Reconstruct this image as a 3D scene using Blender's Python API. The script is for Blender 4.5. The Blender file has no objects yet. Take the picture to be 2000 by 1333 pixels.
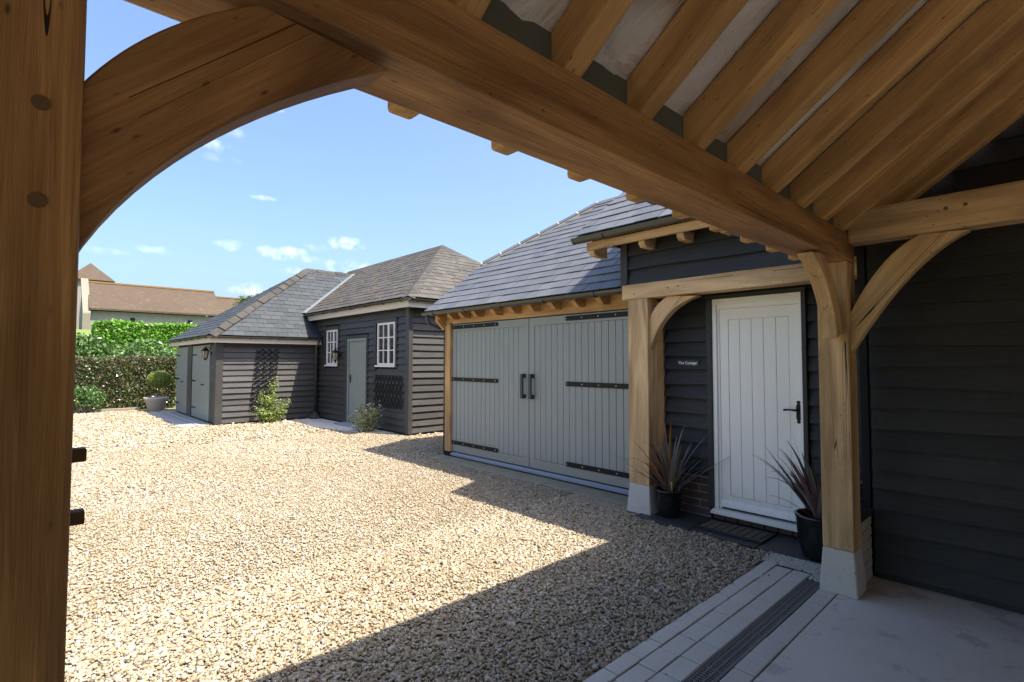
import bpy, bmesh, math, random
import numpy as np
from mathutils import Matrix, Vector
random.seed(7); rng = np.random.default_rng(7)
R = math.radians
SC = bpy.context.scene; COL = SC.collection

# ------------------------------------------------------------------ camera
F_PX, YAW, PIT, HC = 1006.5, R(42.9156), R(2.239), 1.55
cam_d = bpy.data.cameras.new('camera'); cam = bpy.data.objects.new('camera', cam_d); COL.objects.link(cam)
cam_d.sensor_width = 36.0; cam_d.lens = 36.0*F_PX/2000; cam_d.clip_start = 0.05; cam_d.clip_end = 2000
cam.location = (0, 0, HC); cam.rotation_euler = (R(90)+PIT, 0, -YAW)
SC.camera = cam

# ------------------------------------------------------------------ light
SUN_T = Vector((-.2115, .475, -1)).normalized()      # the way the light travels
SUN_EL = math.asin(-SUN_T.z); SUN_AZ = math.atan2(-SUN_T.x, -SUN_T.y)   # clockwise from +Y
sl = bpy.data.lights.new('sun', 'SUN'); sl.energy = 3.25; sl.angle = R(0.53); sl.color = (1.0, .915, .79)
sun = bpy.data.objects.new('sun', sl); COL.objects.link(sun); sun.location = (6, -12, 25)
sun.rotation_euler = SUN_T.to_track_quat('-Z', 'Y').to_euler()
SC.view_settings.view_transform = 'Standard'; SC.view_settings.look = 'None'
SC.view_settings.exposure = 2.05; SC.view_settings.gamma = 1.0
SC.cycles.use_denoising = True
try: SC.cycles.denoiser = 'OPENIMAGEDENOISE'
except Exception: pass
SC.cycles.max_bounces = 7; SC.cycles.diffuse_bounces = 6; SC.cycles.glossy_bounces = 2
SC.cycles.transparent_max_bounces = 6; SC.cycles.sample_clamp_indirect = 8

def ray(x, y):
    a = (x-1000)/F_PX; b = -(y-666.5)/F_PX; cp, sp = math.cos(PIT), math.sin(PIT)
    fw = cp-b*sp; c, s = math.cos(YAW), math.sin(YAW)
    return np.array([a*c+fw*s, -a*s+fw*c, sp+b*cp])
def pixat(x, y, ax, val):
    d = ray(x, y); o = np.array([0, 0, HC]); return o+d*((val-o[ax])/d[ax])

world = bpy.data.worlds.new('World'); SC.world = world; world.use_nodes = True
def build_world():
    nt = world.node_tree; N, L = nt.nodes, nt.links; N.clear()
    out = N.new('ShaderNodeOutputWorld'); bg = N.new('ShaderNodeBackground'); bg.inputs[1].default_value = .087
    sky = N.new('ShaderNodeTexSky'); sky.sky_type = 'NISHITA'; sky.sun_disc = False
    sky.sun_elevation = SUN_EL; sky.sun_rotation = SUN_AZ; sky.air_density = 1.0; sky.dust_density = 4.3; sky.ozone_density = 6.0
    tc = N.new('ShaderNodeTexCoord')
    nz = N.new('ShaderNodeTexNoise'); nz.inputs['Scale'].default_value = 34; nz.inputs['Detail'].default_value = 6; nz.inputs['Roughness'].default_value = .62
    L.new(tc.outputs['Generated'], nz.inputs['Vector'])
    # small fair-weather clouds: (pixel x, y, half width, half height in pixels, strength)
    spots = [(678, 476, 48, 17, 1.0), (552, 494, 58, 17, .8), (678, 522, 66, 17, .9), (565, 530, 26, 9, .6), (598, 508, 44, 10, .45),
             (450, 480, 34, 12, .45), (300, 489, 32, 9, .4), (210, 492, 40, 9, .3), (518, 386, 27, 6, .55), (420, 285, 42, 14, .5), (432, 310, 40, 10, .45),
             (445, 252, 36, 14, .35), (530, 212, 30, 9, .4), (483, 566, 44, 14, .6), (546, 415, 16, 5, .35), (620, 484, 30, 8, .4)]
    dirs = [(Vector(ray(x, y)).normalized(), w/F_PX*.75, h/F_PX*.8, s) for x, y, w, h, s in spots]
    rr = random.Random(3)
    for k in range(6):                                  # and more of the same round the rest of the sky
        az, el = rr.uniform(65, 330), rr.uniform(7, 24)
        d = Vector((math.sin(R(az))*math.cos(R(el)), math.cos(R(az))*math.cos(R(el)), math.sin(R(el))))
        dirs.append((d, rr.uniform(.03, .07), rr.uniform(.008, .018), rr.uniform(.4, .9)))
    def vm(op, a, b):
        n = N.new('ShaderNodeVectorMath'); n.operation = op
        L.new(a, n.inputs[0])
        if isinstance(b, (Vector, tuple)): n.inputs[1].default_value = b
        else: L.new(b, n.inputs[1])
        return n.outputs['Value' if op == 'DOT_PRODUCT' else 'Vector']
    def mt(op, a, b=0.0, clamp=False):
        n = N.new('ShaderNodeMath'); n.operation = op; n.use_clamp = clamp
        for i, v in enumerate((a, b)):
            if isinstance(v, (int, float)): n.inputs[i].default_value = v
            else: L.new(v, n.inputs[i])
        return n.outputs[0]
    total = None
    wz = N.new('ShaderNodeTexNoise'); wz.inputs['Scale'].default_value = 26; wz.inputs['Detail'].default_value = 5; wz.inputs['Roughness'].default_value = .6; L.new(tc.outputs['Generated'], wz.inputs['Vector'])
    wo = vm('SUBTRACT', wz.outputs['Color'], (.5, .5, .5)); wo = vm('MULTIPLY', wo, (.035, .035, .02)); G = vm('ADD', tc.outputs['Generated'], wo)
    for d, a, b, s in dirs:
        rt = d.cross(Vector((0, 0, 1))).normalized(); up = rt.cross(d).normalized()
        x = vm('DOT_PRODUCT', G, rt/a); y = vm('DOT_PRODUCT', G, up/b)
        x = mt('SUBTRACT', x, d.dot(rt/a)); y = mt('SUBTRACT', y, d.dot(up/b))
        r2 = mt('ADD', mt('MULTIPLY', x, x), mt('MULTIPLY', y, y))
        front = mt('GREATER_THAN', vm('DOT_PRODUCT', G, d), 0.5)
        m = mt('MULTIPLY', mt('SUBTRACT', 1.1, r2, True), front)
        m = mt('MULTIPLY', m, s)
        total = m if total is None else mt('MAXIMUM', total, m)
    n2 = mt('MULTIPLY', mt('SUBTRACT', nz.outputs['Fac'], .40), 3.4, True)
    cl = mt('MULTIPLY', total, n2, True); cl = mt('POWER', cl, 1.15)
    mix = N.new('ShaderNodeMix'); mix.data_type = 'RGBA'
    L.new(cl, mix.inputs[0]); L.new(sky.outputs[0], mix.inputs[6]); mix.inputs[7].default_value = (4.6, 4.75, 4.9, 1)
    L.new(mix.outputs[2], bg.inputs[0]); L.new(bg.outputs[0], out.inputs[0])
build_world()

# ------------------------------------------------------------------ materials
M = {}
class NT:
    def __init__(s, name):
        s.m = bpy.data.materials.new(name); s.m.use_nodes = True; s.t = s.m.node_tree; s.N, s.L = s.t.nodes, s.t.links
        s.b = s.N['Principled BSDF']; M[name] = s.m
    def n(s, ty, **k):
        x = s.N.new('ShaderNode'+ty)
        for a, v in k.items(): setattr(x, a, v)
        return x
    def put(s, sock, v):
        if hasattr(v, 'is_linked') or hasattr(v, 'links'): s.L.new(v, sock)
        elif isinstance(v, (tuple, list)) and len(v) == 3 and sock.type == 'RGBA': sock.default_value = (*v, 1)
        else: sock.default_value = v
    def math(s, op, a, b=0.0, clamp=False):
        x = s.n('Math', operation=op, use_clamp=clamp); s.put(x.inputs[0], a); s.put(x.inputs[1], b); return x.outputs[0]
    def coords(s, scale=(1, 1, 1), rand=0.0, kind='Object'):
        tc = s.n('TexCoord'); mp = s.n('Mapping'); s.L.new(tc.outputs[kind], mp.inputs[0]); mp.inputs['Scale'].default_value = scale
        if rand:
            oi = s.n('ObjectInfo'); cb = s.n('CombineXYZ')
            for i, q in enumerate((1.0, 2.3, 3.7)): s.put(cb.inputs[i], s.math('MULTIPLY', oi.outputs['Random'], rand*q))
            s.L.new(cb.outputs[0], mp.inputs['Location'])
        return mp.outputs[0]
    def noise(s, v, scale, detail=4, rough=.55, dist=0.0):
        x = s.n('TexNoise'); s.L.new(v, x.inputs['Vector']); x.inputs['Scale'].default_value = scale; x.inputs['Detail'].default_value = detail
        x.inputs['Roughness'].default_value = rough; x.inputs['Distortion'].default_value = dist; return x.outputs['Fac']
    def ramp(s, f, stops):
        x = s.n('ValToRGB'); s.L.new(f, x.inputs[0]); e = x.color_ramp.elements
        while len(e) < len(stops): e.new(.5)
        for q, (p, c) in zip(e, stops): q.position = p; q.color = (*c, 1) if len(c) == 3 else c
        return x.outputs[0]
    def mix(s, f, a, b, mode='MIX'):
        x = s.n('Mix', data_type='RGBA', blend_type=mode); s.put(x.inputs[0], f); s.put(x.inputs[6], a); s.put(x.inputs[7], b); return x.outputs[2]
    def bump(s, h, st, dist=.01):
        x = s.n('Bump'); x.inputs['Strength'].default_value = st; x.inputs['Distance'].default_value = dist; s.L.new(h, x.inputs['Height'])
        s.L.new(x.outputs[0], s.b.inputs['Normal'])
    def col(s, c, rough=.6, spec=.5, metal=0.0):
        s.put(s.b.inputs['Base Color'], c); s.put(s.b.inputs['Roughness'], rough); s.b.inputs['Specular IOR Level'].default_value = spec
        s.b.inputs['Metallic'].default_value = metal; return s.m
    def rnd(s): return s.n('ObjectInfo').outputs['Random']
    def attr(s, name='tint'): return s.n('Attribute', attribute_name=name).outputs['Fac']

def oak(name, c0, c1, dark, crack=1.0):
    t = NT(name); v = t.coords((1, 1, 1), 9)
    mp = t.n('Mapping'); t.L.new(v, mp.inputs[0]); mp.inputs['Scale'].default_value = (.8, 34, 34)
    g = t.noise(mp.outputs[0], 3.0, 7, .68, .8); g = t.ramp(g, [(.3, (0, 0, 0)), (.72, (1, 1, 1))])
    mp2 = t.n('Mapping'); t.L.new(v, mp2.inputs[0]); mp2.inputs['Scale'].default_value = (.7, 4.5, 4.5)
    b = t.noise(mp2.outputs[0], 1.7, 3, .5, .8)
    c = t.mix(g, c0, c1)
    c = t.mix(t.ramp(b, [(.35, (0, 0, 0)), (.7, (.9, .9, .9))]), c, tuple(q*.58 for q in c1))
    # drying cracks along the grain
    mp3 = t.n('Mapping'); t.L.new(v, mp3.inputs[0]); mp3.inputs['Scale'].default_value = (.09, 4.6, 4.6)
    k = t.noise(mp3.outputs[0], 1.5, 2.5, .45, .1)
    k = t.math('ABSOLUTE', t.math('SUBTRACT', k, .5)); k = t.math('LESS_THAN', k, .0017*crack)
    msk = t.math('GREATER_THAN', t.noise(v, 1.3, 1), .52); k = t.math('MULTIPLY', k, msk)
    # knots and blue-black tannin stains
    vo = t.n('TexVoronoi'); mp4 = t.n('Mapping'); t.L.new(v, mp4.inputs[0]); mp4.inputs['Scale'].default_value = (2.2, 6, 6); t.L.new(mp4.outputs[0], vo.inputs['Vector'])
    kn = t.ramp(vo.outputs['Distance'], [(.05, (1, 1, 1)), (.13, (0, 0, 0))])
    st = t.ramp(t.noise(v, 2.4, 4, .6, 1.2), [(.62, (0, 0, 0)), (.78, (.55, .55, .55))])
    c = t.mix(st, c, tuple(.45*q+.03 for q in c1)); c = t.mix(t.math('MULTIPLY', kn, .9), c, tuple(q*.3 for q in c1)); c = t.mix(k, c, dark)
    t.col(c, .62, .35)
    h = t.math('SUBTRACT', t.math('MULTIPLY', g, .35), t.math('MULTIPLY', k, 1.0)); t.bump(h, .8, .008); return t.m
oak('oak', (.64, .37, .15), (.29, .135, .045), (.02, .012, .007), .95)
oak('oak_fresh', (.66, .41, .19), (.50, .28, .11), (.05, .028, .014), .6)
oak('oak_weathered_lit', (.80, .56, .30), (.54, .335, .155), (.025, .018, .012), .8)  # weathered porch oak; the pale tone also stands for light on right carport timbers
oak('pine', (.84, .53, .22), (.60, .32, .105), (.05, .025, .01), .2)

def boards(name, c0, c1, rough=.62, spec=.4, scr=0):
    t = NT(name); v = t.coords((1, 1, 1), 7)
    mp = t.n('Mapping'); t.L.new(v, mp.inputs[0]); mp.inputs['Scale'].default_value = (1.4, 22, 22)
    g = t.noise(mp.outputs[0], 3, 6, .65, .5); r = t.rnd()
    c = t.mix(g, c0, c1); c = t.mix(t.math('MULTIPLY', r, .45), c, tuple(q*.55 for q in c0))
    pt = t.ramp(t.noise(v, 2.1, 4, .6), [(.5, (0, 0, 0)), (.8, (.5, .5, .5))]); c = t.mix(pt, c, c1)
    if scr:
        s = t.ramp(t.noise(v, 5, 5, .7), [(.70, (0, 0, 0)), (.78, (1, 1, 1))]); c = t.mix(t.math('MULTIPLY', s, scr), c, (.12, .11, .1))
    t.col(c, rough, spec); t.bump(g, .55, .006); return t.m
boards('black_boards', (.017, .0168, .0162), (.052, .050, .047), .6, .4, .4)
boards('barn_boards', (.030, .028, .026), (.068, .062, .057), .5, .5)

def paint(name, c, rough=.4, dirt=.12, spec=.5, splash=0):
    t = NT(name); v = t.coords((1, 1, 1), 5); n = t.noise(v, 3, 5, .65); n2 = t.noise(t.coords((30, 30, 1.5), 3), 2, 3)
    cc = t.mix(t.math('MULTIPLY', n, dirt*2), c, tuple(q*.72 for q in c))
    if splash:                                            # mud splashed up from the ground
        ge = t.n('NewGeometry'); sx = t.n('SeparateXYZ'); t.L.new(ge.outputs['Position'], sx.inputs[0]); w = t.n('TexNoise'); t.L.new(ge.outputs['Position'], w.inputs['Vector']); w.inputs['Scale'].default_value = 22; w.inputs['Detail'].default_value = 5
        hgt = t.math('MULTIPLY', t.math('SUBTRACT', t.math('ADD', .16, t.math('MULTIPLY', w.outputs['Fac'], .42)), sx.outputs[2]), 4.0, True); cc = t.mix(t.math('MULTIPLY', hgt, splash), cc, (.26, .215, .155))
    t.col(t.mix(t.math('MULTIPLY', n2, dirt), cc, tuple(q*.8 for q in c)), rough, spec); t.bump(n2, .06, .003); return t.m
paint('grey_paint', (.285, .298, .28), .42, .2, .5, .5); paint('white_paint', (.88, .86, .81), .38, .05, .5, .22); paint('cream_paint', (.62, .56, .49), .5, .15)
paint('window_white', (.74, .70, .66), .4, .08); paint('barn_door_grey', (.23, .255, .23), .45)
paint('black_iron', (.007, .007, .0075), .5, .1, .25); paint('black_plastic', (.045, .045, .04), .22, .1, .6); paint('handle_grey', (.035, .042, .055), .35, .1)
paint('glazed_pot', (.008, .010, .011), .14, .1, .6); paint('rubber', (.012, .013, .016), .55, .2); paint('sill_metal', (.24, .265, .31), .35, .1)
paint('sign_slate', (.02, .021, .022), .45, .1); paint('sign_white', (.85, .85, .85), .5, .0); paint('lead', (.13, .15, .153), .5, .2)
paint('steel', (.42, .42, .44), .35, .1); paint('lamp_glass', (.30, .26, .20), .08, .1); paint('peg_oak', (.17, .095, .042), .75, .5)

def slate(name, c0, c1, c2, rough, lich=None):
    t = NT(name); v = t.coords((1, 1, 1), 11); r = t.math('FRACT', t.math('ADD', t.rnd(), t.math('MULTIPLY', t.attr(), 7.13)))
    n = t.noise(v, 9, 5, .6); c = t.mix(r, c0, c1); c = t.mix(t.math('MULTIPLY', n, .5), c, c2)
    if lich:
        l = t.ramp(t.noise(v, 6, 6, .75), [(.55, (0, 0, 0)), (.72, (.8, .8, .8))]); c = t.mix(l, c, lich)
    t.col(c, rough, .28); t.bump(n, .25, .004); return t.m
slate('new_slate', (.074, .077, .084), (.112, .115, .122), (.063, .066, .072), .42)
slate('old_slate', (.044, .04, .034), (.08, .073, .063), (.03, .028, .025), .7, (.14, .118, .086))
slate('blue_slate', (.022, .027, .032), (.042, .049, .055), (.02, .024, .027), .68, (.06, .057, .05))
slate('ridge_tile_grey', (.07, .075, .09), (.095, .10, .115), (.06, .065, .075), .5)
slate('ridge_tile_old', (.036, .033, .029), (.056, .051, .046), (.024, .022, .02), .85, (.095, .088, .072))

def rough_mat(name, c0, c1, scale, rough=.85, bump=.4, dist=.01, spec=.3, extra=None):
    t = NT(name); v = t.coords((1, 1, 1), 4); n = t.noise(v, scale, 8, .65); n2 = t.noise(v, scale*.12, 4, .6)
    c = t.mix(n, c0, c1); c = t.mix(t.math('MULTIPLY', n2, .6), c, tuple(q*.7 for q in c0))
    if extra:
        e = t.ramp(t.noise(v, extra[1], 4, .7), [(extra[2], (0, 0, 0)), (extra[2]+.06, (1, 1, 1))]); c = t.mix(e, c, extra[0])
    t.col(c, rough, spec); t.bump(n, bump, dist); return t.m
rough_mat('concrete', (.57, .54, .47), (.68, .645, .575), 22, .85, .25, .004, .3, ((.42, .395, .36), 3.1, .55))
rough_mat('plinth_concrete', (.48, .445, .39), (.66, .62, .55), 30, .9, .5, .006, .2, ((.22, .2, .17), 14, .62))
rough_mat('sett', (.46, .435, .375), (.58, .55, .485), 40, .85, .35, .003)
rough_mat('dark_slab', (.028, .028, .03), (.05, .05, .053), 25, .6, .3, .004, .4)
rough_mat('stone_slab', (.20, .185, .13), (.30, .275, .20), 18, .85, .3, .004)
rough_mat('grey_slab', (.24, .245, .25), (.33, .335, .34), 18, .85, .3, .004)
rough_mat('brick', (.08, .052, .045), (.14, .088, .072), 28, .85, .5, .005); rough_mat('mortar', (.34, .315, .28), (.44, .41, .365), 60, .9, .5, .004)
rough_mat('bedding', (.48, .41, .30), (.60, .53, .40), 50, .9, .5, .004)
rough_mat('flint', (.17, .16, .15), (.34, .32, .305), 5, .85, .6, .03, .3, ((.2, .18, .17), 3.5, .58))
rough_mat('church_tile', (.06, .044, .032), (.105, .078, .057), 2.2, .9, .6, .04, .2, ((.115, .08, .042), 2.6, .60))
rough_mat('lichen_ridge', (.24, .14, .045), (.17, .11, .06), 3, .9, .5, .02); rough_mat('stone_trim', (.16, .145, .11), (.24, .22, .175), 4, .85, .3, .02)
rough_mat('bark', (.12, .095, .07), (.22, .18, .14), 30, .9, .7, .01); rough_mat('soil', (.04, .03, .02), (.09, .07, .05), 40, .95, .8, .01)
rough_mat('stone_pot', (.34, .31, .27), (.50, .46, .40), 20, .9, .4, .006); rough_mat('timber_edge', (.18, .15, .11), (.28, .24, .18), 12, .85, .4, .006)
rough_mat('mat_coir', (.085, .07, .052), (.14, .115, .085), 80, .95, .8, .004); rough_mat('dark_wall', (.012, .012, .012), (.02, .02, .02), 12, .8, .2, .004)
rough_mat('galv_grate', (.12, .115, .11), (.19, .18, .17), 40, .5, .2, .002, .5); rough_mat('void', (.008, .008, .008), (.012, .012, .012), 5, .9)
rough_mat('grass_ground', (.10, .15, .035), (.17, .23, .06), 3, .95, .6, .03, .2)
rough_mat('pale_chip', (.45, .43, .40), (.62, .60, .56), 60, .9, .7, .008)
rough_mat('eaves_board', (.09, .10, .086), (.14, .15, .128), 12, .6, .3, .004)

def membrane():
    t = NT('membrane'); v = t.coords((1, 1, 1)); n = t.noise(v, 4.2, 5, .6, 1.0); n2 = t.noise(v, 1.6, 3, .5, .5)
    c = t.mix(n, (.62, .58, .53), (.80, .77, .73)); c = t.mix(t.ramp(n2, [(.45, (0, 0, 0)), (.65, (.85, .85, .85))]), c, (.42, .34, .24)); t.col(c, .6, .4); t.bump(n, .8, .05)
membrane()
def gravel_mat():
    t = NT('gravel_stone'); oi = t.attr(); v = t.coords((1, 1, 1), 50); n = t.noise(v, 60, 4, .6)
    c = t.ramp(oi, [(0, (.16, .115, .065)), (.12, (.235, .182, .115)), (.40, (.285, .235, .16)), (.66, (.325, .282, .208)), (.84, (.40, .372, .315)), (.96, (.38, .365, .34)), (.975, (.065, .062, .06))])
    t.col(t.mix(t.math('MULTIPLY', n, .4), c, (.26, .195, .11)), .8, .3)
    t = NT('gravel_bed'); v = t.coords((1, 1, 1)); vo = t.n('TexVoronoi'); t.L.new(v, vo.inputs['Vector']); vo.inputs['Scale'].default_value = 55
    sp = t.n('SeparateColor'); t.L.new(vo.outputs['Color'], sp.inputs[0])
    c = t.ramp(sp.outputs[0], [(0, (.19, .14, .085)), (.35, (.27, .22, .145)), (.7, (.33, .28, .20)), (1, (.39, .35, .28))])
    d = t.ramp(vo.outputs['Distance'], [(.35, (0, 0, 0)), (.7, (.6, .6, .6))]); c = t.mix(d, c, (.15, .10, .045)); t.col(c, .85, .3)
    t.bump(t.math('SUBTRACT', 1.0, vo.outputs['Distance']), .8, .012)
gravel_mat()
def leaf(name, stops, rough=.42, trans=.3):
    t = NT(name); a = t.attr(); c = t.ramp(a, stops); t.col(c, rough, .45)
    tr = t.n('BsdfTranslucent'); t.put(tr.inputs[0], c); mx = t.n('MixShader'); mx.inputs[0].default_value = trans
    t.L.new(t.b.outputs[0], mx.inputs[1]); t.L.new(tr.outputs[0], mx.inputs[2]); t.L.new(mx.outputs[0], t.N['Material Output'].inputs[0])
leaf('beech_leaf', [(0, (.05, .03, .022)), (.2, (.10, .065, .04)), (.4, (.06, .10, .035)), (.7, (.12, .16, .06)), (.9, (.18, .17, .09)), (1, (.30, .19, .13))], .22)
leaf('laurel_leaf', [(0, (.06, .14, .018)), (.5, (.125, .30, .026)), (1, (.22, .44, .05))], .4)
leaf('bush_leaf', [(0, (.045, .09, .027)), (.5, (.08, .16, .042)), (1, (.15, .25, .07))], .35)
leaf('shrub_leaf', [(0, (.10, .17, .03)), (.5, (.19, .26, .05)), (1, (.33, .37, .11))], .45)
leaf('variegated_leaf', [(0, (.12, .17, .06)), (.5, (.30, .32, .15)), (1, (.60, .56, .34))], .5)
leaf('topiary_leaf', [(0, (.13, .19, .035)), (.5, (.22, .29, .06)), (1, (.34, .38, .11))], .5, .4)
leaf('tree_leaf', [(0, (.05, .08, .015)), (.5, (.09, .13, .03)), (1, (.16, .19, .05))], .5)
leaf('grass_blade', [(0, (.06, .12, .02)), (.5, (.10, .17, .03)), (1, (.18, .22, .06))], .5)
for nm, c in (('blade_grey', (.24, .22, .20)), ('blade_purple', (.13, .075, .08)), ('blade_olive', (.12, .115, .05)), ('blade_orange', (.36, .13, .035)), ('blade_straw', (.32, .25, .11)), ('blade_red', (.17, .04, .04))):
    t = NT(nm); v = t.coords((2, 40, 40), 3); n = t.noise(v, 2, 3); t.col(t.mix(n, c, tuple(q*.55 for q in c)), .42, .5)
def glass():
    t = NT('window_glass'); t.col((.03, .035, .04), .05, .6)
glass()

# ------------------------------------------------------------------ mesh helpers
MW = {}
def A(*a): return np.array(a, float)
def unit(v): v = np.array(v, float); return v/np.linalg.norm(v)
def frame(xd, yd=None, zd=None):
    x = unit(xd)
    if zd is not None: z = np.array(zd, float); z = unit(z-x*(z@x)); y = np.cross(z, x)
    else:
        y = np.array(yd, float) if yd is not None else (A(0, 0, 1) if abs(x[2]) < .9 else A(0, 1, 0)); y = unit(y-x*(y@x)); z = np.cross(x, y)
    return np.stack([x, y, z], 1)
def link(o, parent, mw):
    COL.objects.link(o); MW[o.name] = mw
    if parent is not None:
        o.parent = parent; o.matrix_parent_inverse = MW[parent.name].inverted()
    o.matrix_basis = mw; return o
def mw_of(rot, c):
    m = Matrix.Identity(4)
    for i in range(3):
        for j in range(3): m[i][j] = rot[i][j]
        m[i][3] = c[i]
    return m
def mesh(name, v, f, mat, smooth=False, tint=None):
    me = bpy.data.meshes.new(name); me.from_pydata([tuple(p) for p in v], [], [tuple(q) for q in f]); me.materials.append(M[mat])
    if smooth: me.polygons.foreach_set('use_smooth', [True]*len(me.polygons))
    if tint is not None: me.attributes.new('tint', 'FLOAT', 'POINT').data.foreach_set('value', np.asarray(tint, dtype=np.float32))
    me.validate(); me.update(); return me
def put(name, v, f, mat, parent=None, xd=None, yd=None, smooth=False, tint=None, origin=None):
    """world-space vertices -> one object with its own origin; xd = grain direction (local X)"""
    v = np.asarray(v, float); c = (v.min(0)+v.max(0))/2 if origin is None else np.array(origin, float)
    rot = frame(xd, yd) if xd is not None else np.eye(3)
    return link(bpy.data.objects.new(name, mesh(name, (v-c)@rot, f, mat, smooth, tint)), parent, mw_of(rot, c))
def thing(name, loc, label, cat, group=None):
    o = bpy.data.objects.new(name, None); o.empty_display_size = .2; link(o, None, Matrix.Translation(Vector(loc))); return tag(o, label, cat, group)
def tag(o, label=None, cat=None, group=None, kind=None):
    if label: o['label'] = label
    if cat: o['category'] = cat
    if group: o['group'] = group
    if kind: o['kind'] = kind
    return o
BOXF = [(0, 3, 2, 1), (4, 5, 6, 7), (0, 1, 5, 4), (1, 2, 6, 5), (2, 3, 7, 6), (3, 0, 4, 7)]
def boxv(x0, x1, y0, y1, z0, z1): return [(x0, y0, z0), (x1, y0, z0), (x1, y1, z0), (x0, y1, z0), (x0, y0, z1), (x1, y0, z1), (x1, y1, z1), (x0, y1, z1)]
def bevel_mesh(v, f, w, seg=1):
    bm = bmesh.new(); vs = [bm.verts.new(p) for p in v]; [bm.faces.new([vs[i] for i in q]) for q in f]
    bmesh.ops.recalc_face_normals(bm, faces=bm.faces); bmesh.ops.bevel(bm, geom=list(bm.edges), offset=w, segments=seg, affect='EDGES', profile=.6)
    bm.verts.index_update(); vv = [tuple(p.co) for p in bm.verts]; ff = [[p.index for p in q.verts] for q in bm.faces]; bm.free(); return vv, ff
GR = {'x': (1, 0, 0), 'y': (0, 1, 0), 'z': (0, 0, 1)}
def box(name, x0, x1, y0, y1, z0, z1, mat, parent=None, grain=None, bev=0, seg=1):
    v, f = boxv(x0, x1, y0, y1, z0, z1), BOXF
    if bev: v, f = bevel_mesh(v, f, bev, seg)
    return put(name, v, f, mat, parent, GR[grain] if grain else None)
class MB:
    def __init__(s): s.v, s.f, s.t = [], [], []
    def add(s, v, f, tint=0.0):
        n = len(s.v); s.v += [tuple(p) for p in v]; s.f += [tuple(i+n for i in q) for q in f]; s.t += [tint]*len(v)
    def box(s, *a, tint=0.0): s.add(boxv(*a), BOXF, tint)
    def build(s, name, mat, parent=None, xd=None, smooth=False, origin=None): return put(name, s.v, s.f, mat, parent, xd, None, smooth, s.t, origin)
def prism(poly, d):
    """closed polygon of 3-D points swept by vector d"""
    poly = [np.array(p, float) for p in poly]; n = len(poly); d = np.array(d, float)
    v = poly+[p+d for p in poly]; f = [tuple(range(n-1, -1, -1)), tuple(range(n, 2*n))]+[(i, (i+1) % n, n+(i+1) % n, n+i) for i in range(n)]; return v, f
def tube(path, r, n=8, cap=True):
    path = [np.array(p, float) for p in path]; rs = r if isinstance(r, (list, tuple)) else [r]*len(path); v, f = [], []
    for i, p in enumerate(path):
        d = unit(path[min(i+1, len(path)-1)]-path[max(i-1, 0)]); fr = frame(d)
        for k in range(n): a = 2*math.pi*k/n; v.append(p+rs[i]*(math.cos(a)*fr[:, 1]+math.sin(a)*fr[:, 2]))
    for i in range(len(path)-1):
        for k in range(n): f.append((i*n+k, i*n+(k+1) % n, (i+1)*n+(k+1) % n, (i+1)*n+k))
    if cap: f += [tuple(range(n-1, -1, -1)), tuple(range((len(path)-1)*n, len(path)*n))]
    return v, f
def lathe(c, prof, n=24):
    v, f = [], []
    for r, z in prof:
        for k in range(n): a = 2*math.pi*k/n; v.append((c[0]+r*math.cos(a), c[1]+r*math.sin(a), c[2]+z))
    m = len(prof)
    for i in range(m-1):
        for k in range(n): f.append((i*n+k, i*n+(k+1) % n, (i+1)*n+(k+1) % n, (i+1)*n+k))
    f += [tuple(range(n-1, -1, -1)), tuple(range((m-1)*n, m*n))]; return v, f

# weatherboards: one object each, feather-edged, lower edge proud and a little wavy
def weatherboard(parent, p0, p1, out, mat, h=.172, tb=.042, tt=.005, wav=.004, name='weatherboard'):
    p0, p1, out = A(*p0), A(*p1), unit(out); L = np.linalg.norm(p1-p0); n = max(1, min(7, int(L/.35)))
    tb = tb+random.uniform(-.004, .005); v, f = [], []; z = A(0, 0, 1)
    for i in range(n+1):
        p = p0+(p1-p0)*i/n; w = random.uniform(-wav, wav); e = random.uniform(-.002, .002)
        v += [p+z*w, p+out*(tb+e)+z*w, p+out*tt+z*h, p+z*h]
    for i in range(n):
        a, b = 4*i, 4*i+4
        for k in range(4): f.append((a+k, b+k, b+(k+1) % 4, a+(k+1) % 4))
    f += [(3, 2, 1, 0), (4*n, 4*n+1, 4*n+2, 4*n+3)]
    return put(name, v, f, mat, parent, p1-p0, out)
def board_wall(parent, axis, plane, s0, s1, z0, z1, out, mat, holes=(), step=.145, **k):
    """axis: the horizontal axis the boards run along; plane: the wall's other coordinate"""
    z = z0
    while z < z1-.02:
        h = min(.172, z1-z); segs = [(s0, s1)]
        for a, b, c, d in holes:
            if z+h*.75 > c and z+.01 < d:
                ns = []
                for p, q in segs:
                    if b <= p or a >= q: ns.append((p, q)); continue
                    if a > p: ns.append((p, a))
                    if b < q: ns.append((b, q))
                segs = ns
        for p, q in segs:
            if q-p < .03: continue
            P = ((p, plane, z), (q, plane, z)) if axis == 'x' else ((plane, p, z), (plane, q, z))
            weatherboard(parent, P[0], P[1], out, mat, h=h, **k)
        z += step

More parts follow.
